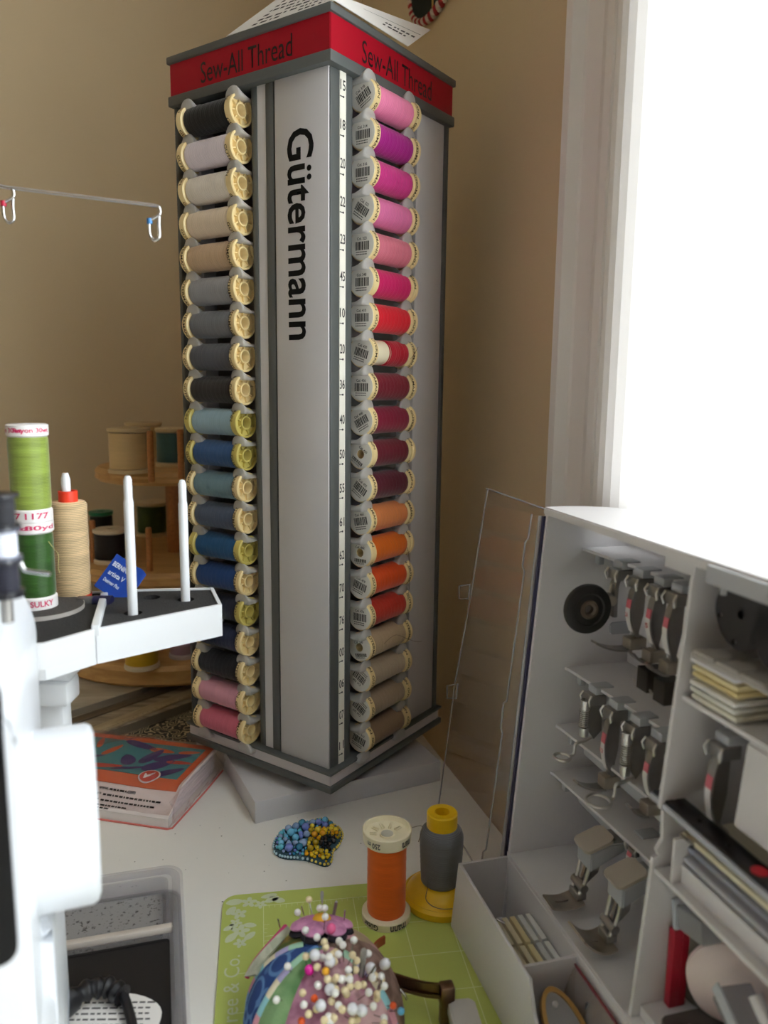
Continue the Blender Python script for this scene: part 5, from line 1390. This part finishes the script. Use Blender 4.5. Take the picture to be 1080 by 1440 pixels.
# near drawer compartment: oval brass-rimmed case and clear bag
ov = onbox('oval_case', 'oval clear case with brass rim lying in the drawer', 'case', (.1265, -.0205, .0245), None, RY(.55) @ RZ(.10))
orr = [(.0255 * math.cos(2 * PI * k / 40), .0115 * math.sin(2 * PI * k / 40)) for k in range(40)]
ori = [(a * .90, b_ * .80) for a, b_ in orr]
obj('rim', ring_mesh(orr, ori, -.0018, .0018), mat('brass_rim', (186, 146, 84), .35, .5), ov)
obj('window', prism(ori, -.0006, .0004), clear_mat('oval_window', (214, 212, 210), ior=1.45, haze=.35), ov)
obj('contents', prism([(a * .8, b_ * .7) for a, b_ in ori], -.0020, -.0008), mat('oval_contents', (170, 160, 156), .6, noise=.3, nscale=180), ov)
obj('rivet', lathe([(0, 0), (.0016, 0), (.0014, .0012), (0, .0016)], 12), M_STEEL, ov, T(-.017, .0, .0004))
bg = onbox('clear_pouch', 'clear plastic pouch with dark red edge leaning on drawer wall', 'pouch', (xdv + .004, YD1 - .0105, .0040))
obj('pouch_film', sheet(lambda u, v: (.15 * u, .0065 * v - .0035 * math.sin(PI * v) + .0010 * math.sin(14 * u), .038 * v), 16, 6, .0007), clear_mat('pouch_film', (222, 208, 196), ior=1.4, haze=.22), bg)
obj('red_edge', tube([(0, .0065, .0384), (.15, .0065, .0384)], .0008, 6), mat('dark_red_edge', (128, 56, 66), .5), bg)
bm = bmesh.new()
for k in range(7): add_tube(bm, [(.012 + .017 * k, .0040, .006), (.020 + .017 * k, .0032, .032)], .0006, 6)
obj('needles', to_mesh(bm, 'needles', 60), M_STEELD, bg)
bk = onbox('bobbin', 'dark bobbin lying under the oval case in the drawer', 'bobbin', (.118, -.030, .0035))
obj('winding', lathe([(.002, .001), (.0085, .001), (.0085, .009), (.002, .009)], 20), mat('dark_winding', (56, 50, 54), .7), bk)
obj('flange', lathe([(.002, 0), (.0098, 0), (.0098, .0012), (.002, .0012)], 24), M_DGREY, bk); obj('flange', lathe([(.002, .009), (.0098, .009), (.0098, .0102), (.002, .0102)], 24), M_DGREY, bk)

# ---------------------------------------------------------------- presser feet
M_FLAB = mat('foot_label_white', (214, 210, 208), .5); M_FPINK = mat('foot_label_pink', (206, 108, 122), .5); M_FRED = mat('foot_print_red', (190, 60, 60), .5)
def strap(pts, w, th):
    """flat metal strap of width w (along X) following (y, z) points"""
    path = smooth_path([(0, y, z) for y, z in pts], 5); n = len(path) - 1
    return sheet(lambda u, v: path[min(n, int(round(u * n)))] + Vector((w * (v - .5), 0, 0)), n, 2, th)
def holder(t, s=1.):
    """grey plastic peg of the shelf gripping the steel socket"""
    bm = bmesh.new(); add_box(bm, -.0052 * s, .0052 * s, -.0045 * s, .0060 * s, -.0075 * s, -.0010 * s, .0007)
    obj('socket', to_mesh(bm, 'socket', 40), M_STEELD, t)
    bm = bmesh.new(); add_box(bm, -.0048 * s, .0048 * s, -.0015 * s, .0115 * s, -.0012 * s, .0040 * s, .0012)
    obj('peg', to_mesh(bm, 'peg', 40), M_GREYCLIP, t)
    bm = bmesh.new()
    for sx in (-1, 1): add_tube(bm, [(sx * .0048 * s, -.0042 * s, -.001 * s), (sx * .0052 * s, -.0062 * s, -.004 * s), (sx * .0046 * s, -.0050 * s, -.0078 * s)], .0007 * s, 6)
    obj('socket_claws', to_mesh(bm, 'claw', 60), M_STEEL, t)
def label_strip(t, pts, w, num, pink=True):
    path = smooth_path([(0, y, z) for y, z in pts], 5); n = len(path) - 1
    k = int(n * .30) if pink else 0
    def seg(i0, i1): return sheet(lambda u, v: path[min(n, i0 + int(round(u * (i1 - i0))))] + Vector((w * (v - .5), -.0004, 0)), max(1, i1 - i0), 2, .0003)
    o = obj('label_strip', seg(k, n), M_FLAB, t, label='white label strip')
    if pink: obj('label_tip', seg(0, k), M_FPINK, t)
    if num:
        p = path[min(n, k + 3)]
        obj('label_number', fit_text(num, w * .7, w * .62, bold=.02), M_FRED, o, frame(p + Vector((0, -.0010, 0)), (1, 0, 0), (0, 0, 1)))
def foot_strap(label, loc, L, num, guide=False, toe=.014, R=None, dark=False):
    t = onbox('presser_foot', label, 'presser foot', loc, 'presser feet hung in the cabinet', R)
    holder(t)
    pts = [(-.002, -.006), (-.0050, -L * .25), (-.0058, -L * .55), (-.0030, -L * .80), (-.0010, -L * .92)]
    obj('shank', strap(pts, .0050, .0022), M_STEELD, t)
    obj('shank_web', prism([(-.003, -.008), (.004, -.008), (.0035, -L * .55), (.001, -L * .85), (-.002, -L * .9), (-.0046, -L * .5)], -.0008, .0008, 'X'), M_STEELD, t)
    label_strip(t, [(-.0056, -L * .34), (-.0064, -L * .50), (-.0056, -L * .66), (-.0034, -L * .82)], .0042, num)
    bm = bmesh.new(); add_box(bm, -.0042, .0042, -.0065, .0045, -L - .0030, -L * .90, .0010)
    obj('ankle', to_mesh(bm, 'ankle', 40), mat('bronze_steel', (172, 164, 152), .34, .75, noise=.15, nscale=150), t)
    obj('sole', sheet(lambda u, v: (.0088 * (v - .5) * (1 - .35 * u), -.005 - toe * u, -L - .0022 + .0055 * u ** 2.5), 10, 4, .0012), M_STEELD, t)
    if guide:
        g = bmesh.new(); h0 = -L - .0065
        add_box(g, -.0045, .0050, -.0080, -.0068, h0 - .0125, h0); add_box(g, -.0045, .0050, -.0080, .0045, h0 - .0012, h0)
        add_prism(g, [(-.0080, h0), (.0045, h0), (.0045, h0 - .0055), (-.0020, h0 - .0125), (-.0080, h0 - .0125)], .0040, .0052, 'X')
        obj('guide_block', to_mesh(g), mat('gunmetal', (70, 66, 62), .4, .7), t)
        obj('guide_screw', tube([(-.006, -.009, h0 - .008), (.002, -.0135, h0 - .006)], .0007, 6), M_STEEL, t)
    return t
def spring_mesh(z0, z1, r, n, wire):
    pts = [(r * math.cos(2 * PI * n * k / (n * 12)), r * math.sin(2 * PI * n * k / (n * 12)), z0 + (z1 - z0) * k / (n * 12)) for k in range(n * 12 + 1)]
    return tube(pts, wire, 6)
def foot_spring(label, loc, L, ring):
    t = onbox('presser_foot', label, 'presser foot', loc, 'presser feet hung in the cabinet')
    holder(t)
    ax = T(0, -.0055, 0)
    obj('post', lathe([(0, -L * .62), (.0015, -L * .62), (.0015, -.006), (0, -.006)], 12), M_STEELD, t, ax)
    obj('collar', lathe([(.0014, -L * .26), (.0030, -L * .26), (.0030, -L * .12), (.0014, -L * .12)], 20), M_STEEL, t, ax)
    obj('spring', spring_mesh(-L * .52, -L * .26, .0030, 9, .00042), M_STEEL, t, ax)
    obj('collar', lathe([(.0014, -L * .66), (.0028, -L * .66), (.0030, -L * .53), (.0036, -L * .52), (.0014, -L * .52)], 20), M_STEEL, t, ax)
    obj('back_plate', prism([(-.002, -.008), (.006, -.008), (.0062, -L * .60), (.001, -L * .72), (-.0022, -L * .60)], -.0010, .0010, 'X'), M_STEELD, t)
    obj('hopping_arm', tube(smooth_path([(0, .003, -L * .66), (0, -.0045, -L * .74), (0, -.0105, -L * .77), (0, -.0112, -L * .86), (0, -.0118, -L * .93), (0, -.0145, -L * .95)], 5), .0010, 8), M_STEEL, t)
    cr = [(ring * math.cos(2 * PI * k / 24), -.0145 - ring * .95 + ring * .95 * math.sin(2 * PI * k / 24), -L * .95) for k in range(24)]
    obj('ring_sole', tube(cr, .0010, 8, True), M_STEEL, t)
    return t
def foot_wide(label, loc, L, solew, curl, xo=0.):
    """foot hung sole-out: clear embossed cover on top, forked ankle and broad steel sole below"""
    t = onbox('presser_foot', label, 'presser foot', loc, 'presser feet hung in the cabinet')
    obj('holder_arm', prism([(-.016, -.016), (.010, -.004), (.012, .0), (-.004, .0), (-.016, -.004)], -.007, .009, 'X', bev=.0008), M_GREYCLIP, t)
    obj('top_plate', prism(round_poly(-.0090, .0085, -.0190, .0010, .003), .0008, .0028, 'Z', bev=.0005), mat('embossed_steel', (222, 214, 204), .14, .95, noise=.2, nscale=260, bump=1., bscale=600), t, RX(.32))
    obj('peg', box(-.004, .006, .002, .011, .0030, .0075, .0015), M_GREYCLIP, t)
    bm = bmesh.new()
    for s_ in (-1, 1): add_tube(bm, smooth_path([(s_ * .0052, -.014, -.004), (s_ * .0050, -.0145, -L * .35), (s_ * .0046, -.0165, -L * .62), (s_ * .0040, -.0195, -L * .80)], 4), .0012, 8)
    obj('fork', to_mesh(bm, 'fork', 60), M_STEEL, t)
    obj('web', prism([(-.012, -.006), (-.004, -.010), (-.006, -L * .55), (-.015, -L * .74), (-.0165, -L * .60), (-.0135, -L * .35)], -.0012, .0012, 'X'), M_STEELD, t)
    bm = bmesh.new(); add_lathe(bm, [(0, -.0062), (.0026, -.0062), (.0026, .0062), (0, .0062)], 14, T(0, -.0175, -L * .70) @ RY(PI / 2)); add_box(bm, -.0050, .0050, -.0215, -.0150, -L * .90, -L * .78, .0008)
    obj('ankle', to_mesh(bm, 'ankle', 50), M_STEELD, t)
    sl = sheet(lambda u, v: (solew * (v - .5) * (1 - .12 * u), -.0175 - .020 * u, -L * .90 - .002 * math.sin(PI * u) + curl * u ** 2.2), 12, 6, .0012)
    obj('sole', cut(sl, [box(-.0005, .0005, -.033, -.024, -L * .90 - .012, -L * .90 + .012)]), mat('bronze_steel', (128, 112, 92)), t)
    return t
def hang(px, py, si, dy=.0):
    y = SH[si][0] + .001 + dy; p = aty(px, py, y); return (p.x, y, SH[si][1] - .0030)
# row one: roller foot and three straps
h = hang(872, 786, 0)
rf_t = onbox('roller_foot', 'presser foot with big black rubber roller wheel on the upper shelf', 'presser foot', h, 'presser feet hung in the cabinet')
holder(rf_t)
obj('shank', strap([(-.002, -.006), (-.0040, -.012), (-.0040, -.030)], .0060, .0024), M_STEELD, rf_t)
obj('shank_edge', strap([(-.0046, -.010), (-.0060, -.016), (-.0060, -.031)], .0020, .0008), M_STEEL, rf_t)
wc = FXI @ onplane(826, 856, FX @ Vector((h[0] + .004, 0, 0)), CE)
w = Vector((wc.x - h[0], wc.y - h[1], wc.z - h[2]))
obj('roller_arm', tube([(0, -.004, -.018), (-.001, w.y * .5, w.z * .5 - .009), (w.x - .005, w.y + .004, w.z + .002)], .0034, 12), M_STEELD, rf_t)
obj('arm_screw', lathe([(0, 0), (.0032, 0), (.0030, .0016), (.0016, .0024), (0, .0024)], 14), mat('embossed_steel', (176, 166, 152)), rf_t, T(.0030, -.0062, -.0195) @ RY(PI / 2))
obj('wheel_tyre', lathe([(.0050, -.0026), (.0120, -.0030), (.0146, -.0018), (.0150, 0), (.0146, .0018), (.0120, .0030), (.0098, .0030), (.0090, .0022), (.0050, .0022)], 40), mat('black_rubber_tyre', (30, 27, 25), .55), rf_t, T(w.x, w.y, w.z) @ RY(PI / 2))
obj('wheel_hub', lathe([(.0024, -.0024), (.0054, -.0024), (.0060, .0012), (.0054, .0030), (.0040, .0032), (.0028, .0020), (.0024, .0020)], 28), mat('hub_brown', (98, 84, 70), .4), rf_t, T(w.x, w.y, w.z) @ RY(PI / 2))
obj('bore_shade_disc', lathe([(0, -.002), (.0026, -.002), (.0026, -.0006), (0, -.0006)], 16), M_STEELD, rf_t, T(w.x, w.y, w.z) @ RY(PI / 2))  # dark steel disc closing the hub bore, added for the shade inside it
foot_strap('presser foot with long upturned toe next to the roller wheel', hang(901, 797, 0), .0400, '2A', False, .022)
foot_strap('presser foot with dark guide block, pink and white labelled shank', hang(930, 808, 0), .0410, '5', True, .010)
foot_strap('second presser foot with dark guide block, against the divider', hang(955, 818, 0), .0420, '', True, .010)
# row two
foot_spring('spring-loaded hopping foot with closed ring sole', hang(836, 958, 1), .0430, .0052)
foot_strap('presser foot with white label reading 13 between two spring feet', hang(866, 972, 1), .0470, '13', False, .018)
foot_spring('spring-loaded hopping foot with wide open oval sole', hang(897, 990, 1), .0470, .0072)
foot_strap('plain presser foot tucked behind the divider beside spring foot', hang(928, 1006, 1), .0400, '', False, .010)
# row three
def hang3(px, py): y = SH[3][0] + .006; p = aty(px, py, y); return (p.x, y, SH[3][1] - .010)
foot_wide('presser foot with flat straight sole on the lowest shelf', hang3(858, 1128), .0400, .0150, .000)
foot_wide('presser foot with broad curled sole on the lowest shelf', hang3(905, 1160), .0430, .0200, .008)
foot_strap('bronze presser foot half hidden in the divider notch', hang(905, 1098, 3, .014), .0200, '', False, .010)

# ---------------------------------------------------------------- near compartment
def at_y(px, py, y): return aty(px, py, y)
YF = .0180
M_BOB = mat('black_gloss_plastic', (20, 20, 24), .3)
for i, (px, py, lab) in enumerate(((1042, 864, 'black perforated bobbin hung under the cabinet top by the divider'), (1100, 898, 'black perforated bobbin hung in the outer holder'))):
    p = at_y(px, py, YF + .006)
    t = onbox('bobbin', lab, 'bobbin', (p.x, YF + .006, p.z), 'black bobbins hung under the cabinet top', RX(PI / 2) @ RZ(.3))
    obj('winding', lathe([(.002, -.0095), (.0115, -.0095), (.0115, -.0015), (.002, -.0015)], 28), M_BOB, t)
    hs_ = [rod(.0138 * math.cos(2 * PI * k / 6), .0138 * math.sin(2 * PI * k / 6), -.02, .01, .0013, 10) for k in range(6)]
    for z in (-.0110, 0):
        obj('flange', cut(lathe([(.002, z - .0015), (.0160, z - .0015), (.0165, z - .0008), (.0165, z), (.002, z)], 40, closed=True), hs_), M_BOB, t)
p = at_y(1030, 815, YF)
obj('bobbin_bracket', box(p.x - .012, p.x + .075, YF - .004, YF - .0015, p.z - .004, p.z + .004), M_GREYCLIP, cab)
for dx in (-.012, .024, .060): obj('bracket_leg', box(p.x + dx, p.x + dx + .002, YF + .004, YF + .016, p.z - .010, p.z + .004), M_GREYCLIP, cab)
# stack of flat cases
Y0 = .0160
c1 = at_y(971, 922, Y0); c2 = at_y(1034, 956, Y0); c3 = at_y(1027, 1020, Y0)
xs0, xs1 = c1.x, c2.x; ztop = (c1.z + c2.z) / 2; zbot = c3.z
nl_ = 6; hgt = (ztop - zbot) / nl_
nm6 = ['white', 'yellowed cream', 'deeper cream', 'off-white', 'pale grey', 'ivory']; cc6 = [(214, 212, 214), (226, 212, 164), (224, 206, 152), (222, 220, 216), (214, 214, 206), (224, 220, 204)]
pos6 = ['topmost', 'second', 'third', 'fourth', 'fifth', 'lowest']
for i in range(nl_):
    z1 = ztop - i * hgt; z0 = z1 - hgt
    t = onbox('flat_case', '%s flat case, %s in the stack beside the divider' % (nm6[i], pos6[i]), 'case', (xs0 + .0006 * (i % 2), Y0 + .0008 * (i % 3), z0), 'flat cases stacked beside the divider')
    W_ = xs1 - xs0
    obj('shell', box(0, W_, 0, .046, .0012, hgt - .0002, .0004), mat('flat_case_%d' % i, cc6[i], .45), t)
    obj('gasket', box(.0035, W_ - .0035, .0040, .045, 0, .0013), mat('flat_case_%d' % i, cc6[i]), t)
t = onbox('tray_lid', 'grey lid with two rounded tabs on top of the flat cases', 'lid', (xs0, Y0, ztop))
W_ = xs1 - xs0
obj('plate', box(0, W_ + .03, 0, .048, 0, .0022, .0006), mat('taupe_plastic', (168, 164, 158), .45), t)
for k in (0, 1, 2):
    cx = W_ * (.28 + .52 * k)
    obj('rounded_tab', prism([(cx - W_ * .24, 0)] + [(cx + W_ * .24 * math.cos(PI * q / 12), .014 * math.sin(PI * q / 12) ** .7) for q in range(13)], .0022, .0036, 'Z', bev=.0004), mat('tab_grey', (182, 178, 172), .4), t)
    obj('groove', box(cx + W_ * .26 - .0005, cx + W_ * .26 + .0005, .0, .046, .0020, .0026), mat('taupe_plastic', (168, 164, 158)), t)
# shelf carrying the stack and the white bin below it
obj('case_shelf', box(DIVX + .001, LX - .003, Y0 + .001, DB - .003, zbot - .0022, zbot), M_CASE, cab)
bq = at_y(1047, 1042, .024); bq2 = at_y(1030, 1165, .020)
t = obj('white_bin', prism([(.0215, bq2.z), (.075, bq2.z), (.075, bq.z), (.0250, bq.z)], bq.x, LX - .004, 'X', bev=.001), M_CASE, cab)
# foot hanging behind the bin
q = at_y(1018, 1042, .030)
ft2 = foot_strap('presser foot with pink-tipped label hung below the flat cases', (q.x, .030, q.z), .0480, '', False, .012)
# long black slide
a, b_ = at_y(931, 1128, .018), at_y(1092, 1218, .018)
t = onbox('black_slide', 'long black ruler-like slide with small holes laid across cabinet', 'slide', (a.x, .012, (a.z + b_.z) / 2 - .002), None, RZ(-.02))
Ls = b_.x - a.x + .03
obj('bar', cut(box(0, Ls, 0, .011, 0, .0028, .0006), [rod(.010 + k * .020, .0050, -.01, .01, .0011, 12) for k in range(5)]), M_BOB, t)
obj('red_dot', lathe([(0, .0026), (.0036, .0026), (.0036, .0032), (0, .0032)], 20), mat('red_dot', (206, 36, 54), .4), t, T(b_.x - a.x - .006, .0050, 0))
obj('slide_edge', box(0, Ls, -.0012, 0, -.0012, .0016), mat('slide_edge_grey', (176, 178, 186), .4), t)
zsl = (a.z + b_.z) / 2 - .002
# compartment shelf below the slide, with dividers
sa = at_y(926, 1222, .010); 
obj('lower_shelf', box(DIVX + .001, LX - .003, .0085, DB - .003, sa.z - .0022, sa.z), M_CASE, cab)
obj('lower_shelf_wall', box(DIVX + .012, LX - .004, .014, .0155, sa.z, sa.z + .009), M_CASE, cab)
obj('shelf_post', box(DIVX + .012, DIVX + .0135, .0095, .040, sa.z, sa.z + .022), M_CASE, cab)
za = sa.z + .010
for i, (nm, c, yy, zz_, th, lab) in enumerate((('stitch_plate', (196, 196, 204), .0155, za, .0028, 'pale grey stitch plate lowest under the black slide'), ('stitch_plate', (150, 152, 166), .0175, za + .0050, .0030, 'blue-grey stitch plate between the other two plates'), ('stitch_plate', (222, 214, 188), .0165, za + .0105, .0034, 'cream stitch plate lying just below the black slide'))):
    t = onbox(nm, lab, 'plate', (DIVX + .010, yy, zz_))
    obj('plate', box(0, .105, 0, .040, 0, th, .0005), mat('stitch_plate_%d' % i, c, .35, .2), t)
    obj('edge', box(0, .105, -.0006, .0002, .0004, th - .0004), mat('stitch_edge_%d' % i, c, .35, .2), t)
    obj('window', box(.02, .04, .008, .016, th - .0002, th + .0002), mat('plate_window', (70, 66, 104), .3), t)
    for k in (0, 1): obj('rest_peg', box(.004 + .09 * k, .008 + .09 * k, .004, .03, -.0022, 0), M_CASE, t)
# bottom bay: red box, discs, clear clip, dark tray
ZBY = .0560
obj('bay_floor', box(DIVX + .0012, LX - .004, .006, DB - .003, ZFL, ZBY), M_CASE, cab)
t = onbox('red_box', 'narrow dark red box standing against the divider in the lowest bay', 'box', (DIVX + .0025, .0180, ZBY))
obj('box_body', box(0, .0045, 0, .009, 0, .042, .0006), mat('dark_red_box', (170, 22, 50), .45), t)
obj('box_face', box(.0045, .0049, .0050, .0086, .001, .041), mat('dark_red_box', (170, 22, 50)), t)
AXD = Matrix.Rotation(math.atan2(-.75, .66), 4, 'Z') @ RY(PI / 2)
t = onbox('grey_disc', 'dark grey round disc standing behind the white cap', 'disc', (.1605, .0365, ZBY + .0262), None, AXD)
obj('disc', lathe([(0, -.002), (.0245, -.002), (.0258, -.001), (.0258, .001), (.0245, .002), (0, .002)], 48), mat('olive_grey_plastic', (88, 84, 78), .5), t)
t = onbox('spool_cap', 'large white spool cap in front of the grey disc', 'spool cap', (.1715, .0385, ZBY + .0228), None, AXD)
obj('cap', lathe([(0, .0060), (.0060, .0058), (.0190, .0030), (.0218, .0008), (.0220, -.001), (.0225, -.001), (.0190, .0010), (0, .0040)], 48), mat('blush_white_plastic', (226, 208, 204), .4), t)
obj('hub', lathe([(0, .004), (.0035, .004), (.0032, .0090), (.002, .0100), (0, .0100)], 20), mat('frost_hub', (206, 196, 198), .25), t)
t = onbox('clear_clip', 'clear plastic clip lying across the white spool cap', 'clip', (.1900, .0190, ZBY + .030), None, RZ(-.1) @ RY(.45))
obj('clip_body', box(-.010, .020, 0, .016, -.008, .004, .0015), clear_mat('clear_clip', (206, 202, 206), ior=1.45, haze=.30), t)
obj('clip_edge', box(-.011, .012, -.0016, 0, -.0015, .0050, .0006), mat('clip_frost', (190, 194, 202), .3), t)
t = onbox('clear_clip', 'clear plastic clip leaning above the red box', 'clip', (DIVX + .008, .0200, ZBY + .0480), None, RY(-.2))
obj('clip_body', box(-.004, .016, 0, .018, -.005, .007, .0018), clear_mat('clear_clip', (206, 202, 206)), t)
obj('clip_edge', box(-.005, -.003, -.001, .018, -.007, .009, .0006), mat('clip_frost', (190, 194, 202)), t)
q0 = atz(905, 1402, ZBY + .006)
t = onbox('dark_tray', 'dark brown plastic tray on the cabinet floor at the front', 'tray', (max(q0.x, DIVX + .016), q0.y, ZBY))
obj('tray_body', cut(prism(round_poly(0, .09, 0, .034, .003), 0, .0060, 'Z', bev=.0006), [rod(.022, .008 + k * .007, .0030, .02, .0024, 14) for k in range(4)]), mat('dark_taupe_plastic', (72, 66, 62), .45), t)
obj('tray_rib', box(.010, .012, .004, .010, .0060, .0090, .0006), M_GREYCLIP, t)
q1 = at_y(1062, 1400, .022)
t = onbox('white_rod', 'white rounded rod lying against the dark tray', 'rod', (q1.x, .022, q1.z))
obj('rod', tube([(0, 0, 0), (.005, 0, -.004), (.030, -.001, -.018)], .0030, 12), M_CASE, t)
